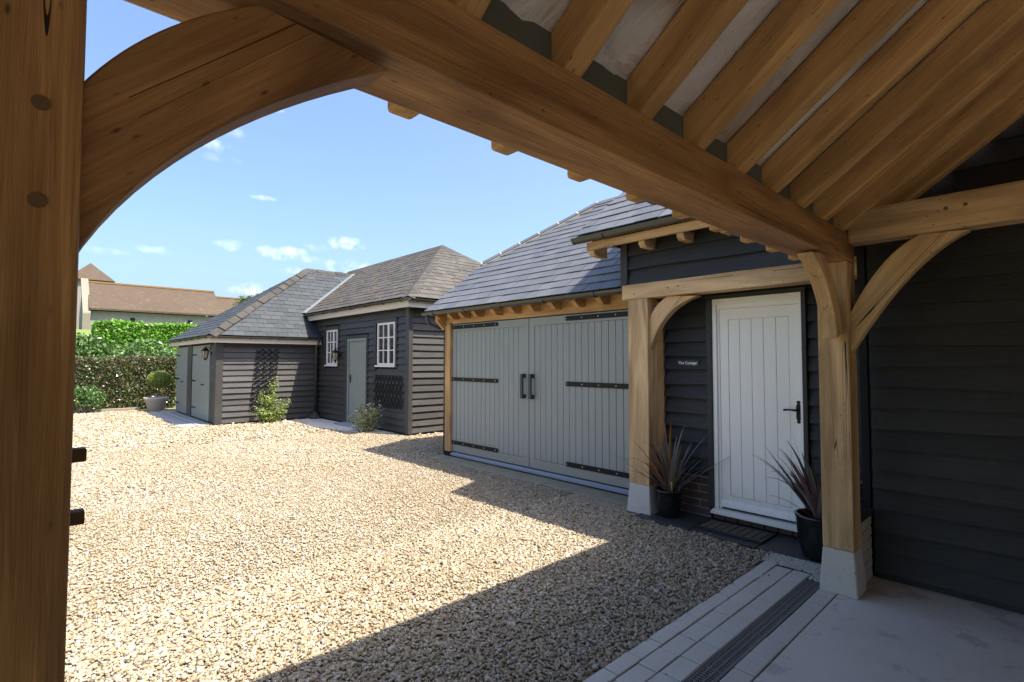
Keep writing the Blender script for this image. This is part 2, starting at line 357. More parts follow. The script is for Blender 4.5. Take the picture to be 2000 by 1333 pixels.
def clip(poly, a, b):
    """keep the part of poly left of line a->b (2-D)"""
    out = []; n = len(poly); sd = lambda p: (b[0]-a[0])*(p[1]-a[1])-(b[1]-a[1])*(p[0]-a[0])
    for i in range(n):
        p, q = poly[i], poly[(i+1) % n]; s, t = sd(p), sd(q)
        if s >= 0: out.append(p)
        if (s >= 0) != (t >= 0): k = s/(s-t); out.append((p[0]+(q[0]-p[0])*k, p[1]+(q[1]-p[1])*k))
    return out
def area(p): return .5*sum(p[i][0]*p[(i+1) % len(p)][1]-p[(i+1) % len(p)][0]*p[i][1] for i in range(len(p)))
def slate_field(parent, P0, sd, td, poly, gauge, width, mat, single=True, th=.0095, name='slate', limit=300, jit=.003):
    """P0 eave origin, sd along the eave, td up the slope, poly (s, t) convex and counter-clockwise"""
    sd, td = unit(sd), unit(td); nn = np.cross(sd, td)
    if nn[2] < 0: nn = -nn
    s_min, s_max = min(p[0] for p in poly), max(p[0] for p in poly); t_max = max(p[1] for p in poly); ln = gauge*2.08
    shared = None; mb = MB(); cnt = 0; i = 0
    rot = np.stack([sd, td, np.cross(sd, td)], 1)
    while i*gauge < t_max-.02:
        t0 = i*gauge+random.uniform(-jit, jit); s = s_min-(width/2 if i % 2 else 0)-width*.0
        while s < s_max:
            g = .003; rect = [(s+g, t0), (s+width-g, t0), (s+width-g, t0+ln), (s+g, t0+ln)]; c = rect
            for k in range(len(poly)):
                c = clip(c, poly[k], poly[(k+1) % len(poly)])
                if len(c) < 3: break
            if len(c) >= 3 and abs(area(c)) > .0015 and min(q[1] for q in c) < t0+gauge*.95:
                dj = random.uniform(-.002, .003); full = abs(area(c)-area(rect)) < 1e-6
                zf = lambda t: .004+dj+(th*2.1)*(1-(t-t0)/ln)
                if single and cnt < limit:
                    cnt += 1
                    if full:
                        if shared is None:
                            w2, l2, zr = (width-2*g)/2, ln/2, th*2.1
                            vv = [(-w2, -l2, zr), (w2, -l2, zr), (w2, l2, 0), (-w2, l2, 0), (-w2, -l2, zr+th), (w2, -l2, zr+th), (w2, l2, th), (-w2, l2, th)]
                            if np.cross(sd, td)[2] < 0: vv = [(a, b, -q) for a, b, q in vv]
                            shared = mesh(name, vv, BOXF, mat)
                        c3 = P0+sd*(s+width/2)+td*(t0+ln/2)+nn*(.004+dj); link(bpy.data.objects.new(name, shared), parent, mw_of(rot, c3))
                    else:
                        b = [P0+sd*q[0]+td*q[1]+nn*zf(q[1]) for q in c]; v, f = prism(b, nn*th); put(name, v, f, mat, parent, sd, td)
                else:
                    b = [P0+sd*q[0]+td*q[1]+nn*zf(q[1]) for q in c]; v, f = prism(b, nn*th); mb.add(v, f, random.random())
            s += width
        i += 1
    if mb.v: tag(mb.build(name+'_courses', mat, parent), kind='stuff')
def ridge_run(parent, p0, p1, w1, w2, mat, ln=.45, wing=.13, th=.018, mortar=None, name='ridge_tile', lift=.03, jit=.003):
    """angled tiles along p0->p1; w1, w2 point down the two roof planes, square to the ridge"""
    p0, p1 = A(*p0), A(*p1); d = unit(p1-p0); L = np.linalg.norm(p1-p0); n = max(1, round(L/ln)); w1, w2 = unit(w1), unit(w2)
    up = unit(-(w1+w2)); mo = MB()
    for i in range(n):
        a = p0+d*(L*i/n+.006)+up*(lift+random.uniform(-jit, jit))+w1*random.uniform(-jit, jit); e = d*(L/n-.012-2*abs(jit-.003))+up*random.uniform(-jit, jit)
        sec = [a, a+w1*wing, a+w1*wing-up*th, a-up*th*1.1, a+w2*wing-up*th, a+w2*wing]
        v, f = prism([sec[0]+up*.004, sec[1], sec[2], sec[3]], e); v2, f2 = prism([sec[0]+up*.004, sec[3], sec[4], sec[5]], e)
        m = MB(); m.add(v, f); m.add(v2, f2); m.build(name, mat, parent, d)
        if mortar:
            q = p0+d*(L*i/n)+up*(lift+.004); v, f = prism([q-d*.009+up*.006, q-d*.009+w1*wing*1.01+up*.002, q-d*.009+w1*wing-up*.02, q-d*.009-up*.03, q-d*.009+w2*wing-up*.02, q-d*.009+w2*wing*1.01+up*.002], d*.018); mo.add(v, f)
    if mortar:
        a = p0+up*(lift-.018); e = d*L
        for w in (w1, w2):
            v, f = prism([a+w*(wing-.012), a+w*(wing+.004), a+w*(wing+.004)-up*.03, a+w*(wing-.012)-up*.03], e); mo.add(v, f)
        mo.build('mortar_bedding', mortar, parent)
def gutter(parent, p0, p1, out, r=.055, mat='black_plastic', step=1.0):
    """half-round gutter with its rim at p0-p1; out points away from the wall"""
    p0, p1, out = A(*p0), A(*p1), unit(out); z = A(0, 0, 1); d = unit(p1-p0); L = np.linalg.norm(p1-p0); sec = []
    for k in range(11): a = math.pi*k/10; sec.append(p0+out*r*math.cos(a)-z*r*math.sin(a))
    for k in range(10, -1, -1): a = math.pi*k/10; sec.append(p0+out*(r-.005)*math.cos(a)-z*(r-.005)*math.sin(a))
    v, f = prism(sec, p1-p0); f = f[2:]
    g = put('gutter', v, f, mat, parent, d); n = max(2, int(L/step)+1)
    for e, q in ((p0, -d), (p1, d)):
        v, f = prism([e+out*(r+.003)*math.cos(math.pi*k/10)-z*(r+.003)*math.sin(math.pi*k/10) for k in range(11)], q*.01); put('end_cap', v, f, mat, g)
    for i in range(n):
        c = p0+d*(L*(i+.35)/n); ss = [c+out*(r+.010)*math.cos(math.pi*k/8)-z*(r+.010)*math.sin(math.pi*k/8) for k in range(9)]+[c+out*(r+.001)*math.cos(math.pi*k/8)-z*(r+.001)*math.sin(math.pi*k/8) for k in range(8, -1, -1)]
        v, f = prism(ss, d*.03); put('gutter_bracket', v, f[2:]+[tuple(range(17, -1, -1)), tuple(range(18, 36))], mat, g)
    return g
def curve_brace(name, lo, hi, thick, mat, parent, n=10):
    """lo / hi: three points each along the two curved edges; thick: sweep vector"""
    def bez(p):
        p = [np.array(q, float) for q in p]; c = 2*p[1]-.5*(p[0]+p[2]); return [(1-t)**2*p[0]+2*t*(1-t)*c+t*t*p[2] for t in np.linspace(0, 1, n)]
    a, b = bez(lo), bez(hi); d = np.array(thick, float); v = a+b+[p+d for p in a]+[p+d for p in b]; f = []
    for i in range(n-1): f += [(i, i+1, n+i+1, n+i), (2*n+i, 3*n+i, 3*n+i+1, 2*n+i+1), (i, 2*n+i, 2*n+i+1, i+1), (n+i, n+i+1, 3*n+i+1, 3*n+i)]
    f += [(0, n, 3*n, 2*n), (n-1, 3*n-1, 4*n-1, 2*n-1)]
    bm = bmesh.new(); vs = [bm.verts.new(p) for p in v]; [bm.faces.new([vs[i] for i in q]) for q in f]; bmesh.ops.recalc_face_normals(bm, faces=bm.faces)
    sharp = [e for e in bm.edges if len(e.link_faces) == 2 and e.calc_face_angle() > .6]; bmesh.ops.bevel(bm, geom=sharp, offset=.004, segments=1, affect='EDGES')
    bm.verts.index_update(); vv = [tuple(p.co) for p in bm.verts]; ff = [[p.index for p in q.verts] for q in bm.faces]; bm.free()
    return put(name, vv, ff, mat, parent, a[-1]-a[0], d)
def plinth(name, x0, x1, y0, y1, z1, fl, parent, mat='plinth_concrete'):
    v = [(x0-fl, y0-fl, 0), (x1+fl, y0-fl, 0), (x1+fl, y1+fl, 0), (x0-fl, y1+fl, 0), (x0, y0, z1), (x1, y0, z1), (x1, y1, z1), (x0, y1, z1)]
    v, f = bevel_mesh(v, BOXF, .006); return put(name, v, f, mat, parent)
def peg(parent, c, axis, r=.012, ln=.012, mat='peg_oak'):
    a = A(*axis); v, f = tube([A(*c), A(*c)+a*ln], r, 10); put('peg', v, f, mat, parent)

# ================================================================== THE SETTING
def build_ground():
    ys = np.concatenate([np.linspace(-60, 20, 9), np.linspace(22, 70, 25), np.linspace(85, 700, 12)]); xs = np.concatenate([np.linspace(-500, -20, 8), np.linspace(-15, 60, 31), np.linspace(80, 700, 10)])
    v, f = [], []
    for y in ys:
        for x in xs:
            t = min(max((y-21)/38, 0), 1); v.append((x, y, -.03+4.35*t*t*(3-2*t)*.0+4.35*t+(.15*math.sin(x*.7+y*.4)*t)))
    n = len(xs)
    for j in range(len(ys)-1):
        for i in range(n-1): f.append((j*n+i, j*n+i+1, (j+1)*n+i+1, (j+1)*n+i))
    tag(put('ground', v, f, 'grass_ground', None, origin=(0, 0, 0), smooth=True), kind='structure')
    v = [(-14, -16, -.012), (14, -16, -.012), (14, 20.2, -.006), (-14, 20.2, -.006)]  # carried on unseen behind the carport, added to bounce light under its roof
    tag(put('gravel_bed', v, [(0, 1, 2, 3)], 'gravel_bed', None, origin=(0, 0, 0)), kind='structure')
    tag(box('concrete_floor', -4.3, 4.52, -4.8, 1.081, -.12, 0, 'concrete', bev=.004), kind='structure')
build_ground()

def build_setts():
    par = tag(box('block_paving', -2.2, 4.2, 1.083, 1.645, -.08, -.012, 'mortar'), kind='structure')
    rows = [(1.086, 1.192, 4.1), (1.313, 1.427, 4.2), (1.433, 1.543, 4.22), (1.549, 1.64, 4.24)]
    sh = {}
    for r, (y0, y1, xe) in enumerate(rows):
        x = xe-random.uniform(.0, .05); ln = .205
        first = True
        while x > -2.1:
            w = ln
            if r not in sh:
                v, f = bevel_mesh(boxv(-ln/2+.0025, ln/2-.0025, -(y1-y0)/2, (y1-y0)/2, -.06, .003), BOXF, .004); sh[r] = mesh('sett', v, f, 'sett')
            o = bpy.data.objects.new('sett', sh[r]); rz = random.uniform(-.006, .006)
            link(o, par, Matrix.Translation((x-w/2, (y0+y1)/2, random.uniform(-.002, .003))) @ Matrix.Rotation(rz, 4, 'Z') @ Matrix.Rotation(random.uniform(-.006, .006), 4, 'Y')); x -= ln+.001
    # linear drain with slotted gratings
    dr = thing('drainage_channel', (1, 1.252, 0), 'dark slotted linear drain set between paving blocks and concrete floor', 'drain')
    box('trough', -2.1, 4.07, 1.198, 1.308, -.075, -.06, 'void', dr)
    for y0, y1 in ((1.196, 1.2035), (1.3025, 1.31)): box('edge_rail', -2.1, 4.08, y0, y1, -.05, .0035, 'galv_grate', dr)
    m = MB(); L = .5
    for k in range(3): y = 1.206+k*.0315; m.box(-L/2, L/2, y, y+.0075, -.02, 0)
    m.box(-L/2, L/2, 1.2925, 1.30, -.02, 0)
    n = 24
    for i in range(n): x = -L/2+.004+(L-.008)*i/(n-1); m.box(x-.0045, x+.0045, 1.2135, 1.2925, -.018, -.0015)
    v = np.array(m.v)-A(0, 1.253, 0); me = mesh('grating', v, m.f, 'galv_grate')
    x = 3.81
    while x > -2: link(bpy.data.objects.new('grating', me), dr, Matrix.Translation((x, 1.253, .001))); x -= .503
build_setts()

def build_slabs():
    par = tag(box('porch_paving', 4.09, 4.94, 1.176, 2.99, -.08, -.005, 'soil'), kind='structure')
    y = 1.2
    while y < 2.98:
        e = min(y+.598, 2.99); v, f = bevel_mesh(boxv(4.43, 4.94, y, e-.006, -.05, .012+random.uniform(-.002, .002)), BOXF, .004); put('paving_slab', v, f, 'dark_slab', par); y += .6
    par = tag(box('garage_apron', 4.72, 5.03, 3.16, 7.03, -.08, -.01, 'soil'), kind='structure')
    y = 3.16
    while y < 7.0:
        e = min(y+.45, 7.03); v, f = bevel_mesh(boxv(4.70, 5.03, y, e-.006, -.05, .010+random.uniform(-.002, .002)), BOXF, .005); put('paving_slab', v, f, 'stone_slab', par); y += .45
    par = tag(box('store_apron', 2.56, 3.2, 14.2, 18.85, -.08, -.008, 'soil'), kind='structure')
    y = 14.2
    while y < 18.8:
        for x0, x1 in ((2.55, 2.92), (3.03, 3.24)):
            v, f = bevel_mesh(boxv(x0, x1, y, min(y+.77, 18.85)-.01, -.05, .015), BOXF, .005); put('paving_slab', v, f, 'grey_slab', par)
        y += .775
    box('drain_strip', 2.935, 3.015, 14.2, 18.85, -.05, .018, 'steel', par)
    pts = [(5.72, 9.9), (5.4, 10.2), (5.25, 10.6), (5.02, 11.3), (4.92, 12.2), (4.88, 13.0), (4.7, 13.6), (5.0, 13.9), (5.72, 13.93)]
    v, f = prism([(x, y, -.01) for x, y in pts], (0, 0, .022)); tag(put('pale_chip_path', v, f, 'pale_chip'), kind='structure')
build_slabs()

# ================================================================== CARPORT (camera stands under it)
KR = .74
def build_carport():
    c = thing('oak_carport', (2, 1.08, 0), 'open oak-framed carport with curved braces and exposed round-edged rafters', 'carport')
    def post(x0, x1):
        box('post', x0, x1, .985, 1.17, .292, 2.224, 'oak_weathered_lit' if x0 > 3 else 'oak', c, 'z', .008, 2); plinth('post_plinth', x0, x1, .985, 1.17, .29, .02, c)  # right post takes the paler oak: light painted into its colour
    post(3.98, 4.165); post(-.142, .046); post(-4.0, -3.8)
    box('eaves_beam', -4.2, 4.165, .985, 1.187, 2.226, 2.416, 'oak', c, 'x', .006, 2)
    # left brace, right brace, brace to the tie beam; right-hand oak is paler, light put into its colour
    curve_brace('brace', [(.04, 1.022, 1.705), (.232, 1.022, 1.965), (.574, 1.022, 2.208)], [(.04, 1.022, 1.972), (.148, 1.022, 2.112), (.30, 1.022, 2.228)], (0, .092, 0), 'oak', c, 16)
    curve_brace('brace', [(3.875, 1.022, 1.70), (3.735, 1.022, 1.995), (3.42, 1.022, 2.21)], [(3.985, 1.022, 1.74), (3.86, 1.022, 2.05), (3.6, 1.022, 2.228)], (0, .092, 0), 'oak_weathered_lit', c, 12)
    curve_brace('brace', [(4.03, .99, 1.60), (4.03, .665, 2.085), (4.03, .365, 2.33)], [(4.03, .99, 1.865), (4.03, .80, 2.18), (4.03, .60, 2.342)], (.09, 0, 0), 'oak_weathered_lit', c, 12)
    curve_brace('brace', [(-.135, 1.022, 1.705), (-.33, 1.022, 1.965), (-.67, 1.022, 2.208)], [(-.135, 1.022, 1.972), (-.24, 1.022, 2.112), (-.40, 1.022, 2.228)], (0, .092, 0), 'oak', c, 12)
    for x in (4.005, -4.0): box('tie_beam', x, x+.15, -4.45, .984, 2.34, 2.56, 'oak_weathered_lit', c, 'y', .02, 2)  # paler oak again, painting light onto the tie
    for p in ((4.003, .47, 2.47), (4.003, .38, 2.475)): peg(c, p, (-1, 0, 0), .011, .006)
    for z in (1.918, 1.778): peg(c, (-.001, .985, z), (0, -1, 0), .0112, .002)
    for z in (1.398, 1.298): box('peg_block', .04, .0685, 1.085, 1.112, z-.0105, z+.0105, 'peg_oak', c, 'x', .002)
    # rafters
    YR = -1.75; zb = lambda y: 2.44+KR*(.985-y); zt = lambda y: 2.63+KR*(.985-y)
    poly = [(0, 1.35, 2.282), (0, 1.2, 2.282), (0, YR, zb(YR)), (0, YR, zt(YR)), (0, 1.35, zt(1.35))]
    v, f = prism(poly, (.084, 0, 0)); v, f = bevel_mesh(v, f, .018, 4)
    xd = unit((0, -1, KR)); ref = None; xs = [1.148+.403*k for k in range(-12, 9)]
    for x in xs:
        if ref is None: ref = put('rafter', np.array(v)+A(x, 0, 0), f, 'pine', c, xd, (1, 0, 0)); base = ref.matrix_basis.copy(); x0 = x
        else: link(bpy.data.objects.new('rafter', ref.data), c, Matrix.Translation((x-x0, 0, 0)) @ base)
    vb = [(a, 2*YR-b, q) for a, b, q in v]
    o = put('rafter', np.array(vb)+A(xs[0], 0, 0), [tuple(reversed(q)) for q in f], 'pine', c, (0, 1, KR), (1, 0, 0)); base2 = o.matrix_basis.copy()
    for x in xs[1:]: link(bpy.data.objects.new('rafter', o.data), c, Matrix.Translation((x-x0, 0, 0)) @ base2)
    for i in range(len(xs)-1): box('eaves_block', xs[i]+.086, xs[i+1]-.002, 1.055, 1.085, 2.418, zt(1.07)-.004, 'eaves_board', c, 'x')
    # crinkled underlay stretched over the rafters
    gx = np.arange(-4.2, 4.46, .045); gy = np.arange(YR, 1.345, .05); v, f = [], []; ph = rng.uniform(0, 6, 8)
    for y in gy:
        for x in gx:
            fr = ((x-xs[0]-.084) % .403)/.319; sg = math.sin(math.pi*min(max(fr, 0), 1))
            w = math.sin(x*19+ph[0]+2.5*math.sin(y*7+ph[1]))*math.sin(y*13+ph[2]+2*math.sin(x*5+ph[3]))+.7*math.sin(x*31+y*23+ph[4])+.5*math.sin(y*37-x*11+ph[5])
            v.append((x, y, zt(y)+.004-sg*(.018+.017*w)))
    n = len(gx)
    for j in range(len(gy)-1):
        for i in range(n-1): f.append((j*n+i, j*n+i+1, (j+1)*n+i+1, (j+1)*n+i))
    put('roof_underlay', v, f, 'membrane', c, origin=(0, 0, 3), smooth=True)
    d = .05
    for sgn in (1, -1):
        for q in ([(YR, zt(YR)+d), (1.0, zt(1.0)+d)], [(1.0, zt(1.0)+d), (1.46, 2.452)]):
            P = [(-4.3, q[0][0], q[0][1]), (4.44, q[0][0], q[0][1]), (4.44, q[1][0], q[1][1]), (-4.3, q[1][0], q[1][1])]
            if sgn == -1: P = [(a, 2*YR-b, e) for a, b, e in P]
            v, f = prism(P, (0, 0, .03)); put('roof_covering', v, f, 'new_slate', c)
    gutter(c, (-4.3, 1.50, 2.468), (4.2, 1.50, 2.468), (0, 1, 0), step=1.2)
    box('back_light_screen', -4.2, 4.5, -4.76, -4.70, 1.25, 2.6, 'dark_wall', c)  # unseen screen, added above an open base to block sky and admit ground bounce
    v, f = prism([(-4.3, -4.7, 1.7), (-4.3, .97, 1.7), (-4.3, .97, 2.5), (-4.3, YR, 4.55), (-4.3, -4.7, 2.4)], (.05, 0, 0)); put('side_light_screen', v, f, 'dark_wall', c)  # unseen too: closed above, open below, shaped to control light on the rafters
    box('eaves_beam', -4.2, 4.165, -4.687, -4.485, 2.226, 2.416, 'oak', c, 'x', .006, 2)
    for x0 in (-.142, 3.98): box('post', x0, x0+.185, -4.67, -4.485, 0, 2.224, 'oak', c, 'z', .006)
    box('post', -4.0, -3.85, -4.65, -4.48, 0, 2.34, 'oak', c, 'z', .006)
    return c
build_carport()

# ================================================================== COTTAGE
def build_cottage():
    c = thing('cottage', (4.95, 2.0, 0), 'black weatherboarded cottage with a white front door in an oak-framed porch', 'cottage')
    # solid walls behind the boards
    m = MB(); m.box(4.985, 5.11, 1.05, 3.14, 0, 2.9); m.box(4.50, 4.60, -4.7, 1.0, 0, 2.62); m.box(4.50, 5.11, .99, 1.05, 0, 2.9); m.box(4.62, 4.72, 1.05, 3.19, 2.352, 2.95); m.box(4.76, 4.98, 1.06, 3.14, 2.34, 2.38)
    v, f = prism([(4.50, 1.0, 2.62), (4.50, -4.7, 2.62), (4.50, -4.7, 4.0), (4.50, -1.75, 4.65)], (.1, 0, 0)); m.add(v, f)
    m.build('wall', 'dark_wall', c)
    W = (-1, 0, 0); B = 'black_boards'
    # garage-side wall of the carport bay
    z = .06
    weatherboard(c, (4.497, -4.4, -.0), (4.497, .97, -.0), W, B, h=.1, tb=.012)
    while z < 4.4:
        s1 = min(.975, .985-(z+.172-2.62)/KR); s0 = -4.4 if z < 2.4 else max(-4.4, -4.485+(z+.172-2.62)/KR)
        if s1-s0 > .2: weatherboard(c, (4.497, s0, z), (4.497, s1, z), W, B, wav=.013, tb=.056)
        z += .145
    board_wall(c, 'y', 4.982, 2.445, 2.928, .445, 2.33, W, B, wav=.010, tb=.052)
    board_wall(c, 'y', 4.982, 1.06, 1.532, .445, 2.33, W, B, wav=.010, tb=.052)
    board_wall(c, 'y', 4.982, 1.532, 2.445, 2.185, 2.33, W, B, wav=.004)
    board_wall(c, 'y', 4.618, 1.02, 3.125, 2.353, 2.86, W, B, step=.155, wav=.010, tb=.05)
    box('corner_trim', 4.56, 4.617, 3.126, 3.21, 2.354, 2.88, B, c, 'z', .003)
    # drip ledge and brick plinth
    for y0, y1 in ((2.445, 2.928), (1.06, 1.532)):
        v, f = prism([(4.915, y0, .408), (4.915, y0, .424), (4.975, y0, .446), (4.982, y0, .408)], (0, y1-y0, 0)); put('drip_ledge', v, f, B, c, (0, 1, 0))
        box('plinth_mortar', 4.955, 4.983, y0, y1, 0, .406, 'mortar', c)
        for k in range(5):
            z0 = .022+k*.075; y = y0-(.11 if k % 2 else 0)
            while y < y1:
                a, b = max(y, y0), min(y+.213, y1)
                if b-a > .03: v, f = bevel_mesh(boxv(4.944+random.uniform(-.002, .002), 4.97, a, b, z0, z0+.063), BOXF, .003); put('brick', v, f, 'brick', c)
                y += .225
    for k in range(7): y = 1.565+k*.12; v, f = bevel_mesh(boxv(4.925, 4.98, y, y+.11, .016, .076), BOXF, .003); put('brick', v, f, 'brick', c)
    # architrave, frame, door
    for nm, y0, y1, z0, z1 in (('architrave', 2.388, 2.443, .12, 2.16), ('architrave', 1.534, 1.572, .12, 2.16), ('architrave', 1.534, 2.443, 2.162, 2.20)):
        box(nm, 4.91, 4.99, y0, y1, z0, z1, B, c, 'z' if z1 < 2.17 else 'y', .003)
    fr = MB()
    fr.box(4.93, 4.995, 2.348, 2.386, .12, 2.10); fr.box(4.93, 4.995, 1.575, 1.596, .12, 2.10); fr.box(4.93, 4.995, 1.575, 2.386, 2.101, 2.16); fr.box(4.952, 4.995, 2.325, 2.348, .12, 2.10); fr.box(4.946, 4.995, 1.596, 2.348, 2.06, 2.101)
    fr.build('door_frame', 'white_paint', c)
    v, f = prism([(4.865, 1.56, .078), (4.865, 1.56, .098), (4.94, 1.56, .118), (4.995, 1.56, .118), (4.995, 1.56, .078)], (0, .84, 0)); put('door_sill', v, f, 'white_paint', c, (0, 1, 0))
    X = 4.962; m = MB(); m.box(X, X+.035, 2.243, 2.325, .14, 2.058); m.box(X, X+.035, 1.598, 1.69, .14, 2.058); m.box(X, X+.035, 1.69, 2.243, 1.957, 2.058); m.box(X, X+.035, 1.69, 2.243, .14, .25); m.box(X+.014, X+.03, 1.69, 2.243, .25, 1.957)
    d = m.build('door', 'white_paint', c)
    ed = np.linspace(1.692, 2.241, 6)
    for i in range(5):
        v, f = bevel_mesh(boxv(X+.003, X+.016, ed[i]+.0015, ed[i+1]-.0015, .252, 1.955), BOXF, .0035); put('plank', v, f, 'white_paint', d, (0, 0, 1))
    v, f = prism([(X, 1.6, .205), (X-.035, 1.6, .16), (X-.035, 1.6, .145), (X, 1.6, .145)], (0, .724, 0)); put('weather_bar', v, f, 'white_paint', d, (0, 1, 0))
    prof = [(.008, .10), (.016, .088), (.010, .076), (.019, .055), (.019, -.055), (.010, -.076), (.016, -.088), (.008, -.10)]
    pl = [(X-.006, 1.622+w, 1.10+z) for w, z in prof]+[(X-.006, 1.622-w, 1.10+z) for w, z in reversed(prof)]
    v, f = prism(pl, (.008, 0, 0)); put('handle_plate', v, f, 'black_iron', d)
    v, f = tube([(X-.002, 1.622, 1.118), (X-.05, 1.622, 1.118), (X-.056, 1.64, 1.119), (X-.056, 1.69, 1.121), (X-.054, 1.728, 1.116)], [.010, .009, .009, .008, .010], 8); put('lever_handle', v, f, 'black_iron', d, smooth=True)
    # porch frame
    box('porch_post', 4.572, 4.752, 2.892, 3.128, .297, 2.194, 'oak_weathered_lit', c, 'z', .006, 2); plinth('post_plinth', 4.572, 4.752, 2.892, 3.128, .295, .022, c)
    box('porch_beam', 4.57, 4.75, .965, 3.198, 2.196, 2.351, 'oak_weathered_lit', c, 'y', .006, 2)
    for y, z in ((3.05, 2.25), (2.66, 2.275), (2.55, 2.28)): peg(c, (4.571, y, z), (-1, 0, 0), .009, .003)
    curve_brace('porch_brace', [(4.615, 2.895, 1.66), (4.615, 2.70, 2.0), (4.615, 2.37, 2.175)], [(4.615, 2.895, 1.985), (4.615, 2.82, 2.105), (4.615, 2.69, 2.198)], (.085, 0, 0), 'oak_weathered_lit', c)
    box('jamb_post', 4.93, 5.03, 2.931, 3.01, .42, 2.19, 'oak_fresh', c, 'z', .004)
    # low brick pier behind the carport post
    pm = box('pier', 4.185, 4.478, 1.0, 1.165, 0, .438, 'mortar', c)
    for k in range(6):
        z0 = .006+k*.073
        for y0, y1, x0, x1 in ([(.994, 1.098, 4.18, 4.325), (.994, 1.098, 4.335, 4.475), (1.106, 1.171, 4.18, 4.475)] if k % 2 else [(.994, 1.06, 4.18, 4.40), (.994, 1.06, 4.41, 4.475), (1.07, 1.171, 4.18, 4.32), (1.07, 1.171, 4.33, 4.475)]):
            v, f = bevel_mesh(boxv(x0, x1, y0, y1, z0, z0+.062), BOXF, .004); put('brick', v, f, 'stone_pot', pm)
    box('coping', 4.17, 4.49, .985, 1.215, .441, .485, 'dark_slab', pm, bev=.006)
    # eaves: feet, fascia, gutter, slates
    for y in (3.42, 2.80, 2.385, 1.98, 1.58):
        v, f = prism([(4.385, y, 2.80), (4.385, y, 2.71), (4.42, y, 2.682), (4.617, y, 2.682), (4.617, y, 2.96)], (0, .068, 0)); put('rafter_foot', v, f, 'oak_weathered_lit', c, (1, 0, 0))
    box('eaves_fascia', 4.352, 4.384, 1.45, 3.50, 2.742, 2.826, 'oak_fresh', c, 'y', .003)
    gutter(c, (4.302, 3.62, 2.878), (4.302, 1.48, 2.878), (-1, 0, 0), step=1.3)
    an = math.atan(.755); td = A(math.cos(an), 0, math.sin(an)); T = 3.12/math.cos(an); P0 = A(4.30, 3.63, 2.885)
    q = [P0, P0+A(0, -2.66, 0), P0+A(0, -2.66, 0)+td*T, P0+td*T]; v, f = prism([p-A(0, 0, .035) for p in q], (0, 0, .03)); rf = put('roof', v, f, 'eaves_board', c)
    q3 = [P0+td*.3+A(0, -2.67, 0), P0+td*.3+A(0, -7.9, 0), P0+td*T+A(0, -7.9, 0), P0+td*T+A(0, -2.67, 0)]; v, f = prism([p-A(0, 0, .035) for p in q3], (0, 0, .03)); put('rear_roof_slope', v, f, 'new_slate', c)
    q2 = [A(2*7.42-p[0], p[1], p[2]) for p in q]; v, f = prism(q2, (0, 0, .03)); put('back_roof_slope', v, f, 'new_slate', c)
    slate_field(rf, P0, (0, -1, 0), td, [(0, 0), (2.63, 0), (2.63, T), (0, T)], .195, .26, 'new_slate')
    v, f = prism([(7.42-3.0, 3.615, 2.9), (7.42+3.0, 3.615, 2.9), (7.42, 3.615, 5.14)], (0, -.03, 0)); put('barge_board', v, f, 'eaves_board', c)
    v, f = prism([(5.05, 3.18, 0), (9.6, 3.18, 0), (9.6, 3.18, 3.2), (7.42, 3.18, 4.95), (5.05, 3.18, 3.15)], (0, -.06, 0)); put('gable_wall', v, f, 'dark_wall', c)
    ridge_run(c, (7.42, 3.6, 5.25), (7.42, .5, 5.25), (-math.cos(an), 0, -math.sin(an)), (math.cos(an), 0, -math.sin(an)), 'ridge_tile_grey', mortar='bedding')
build_cottage()

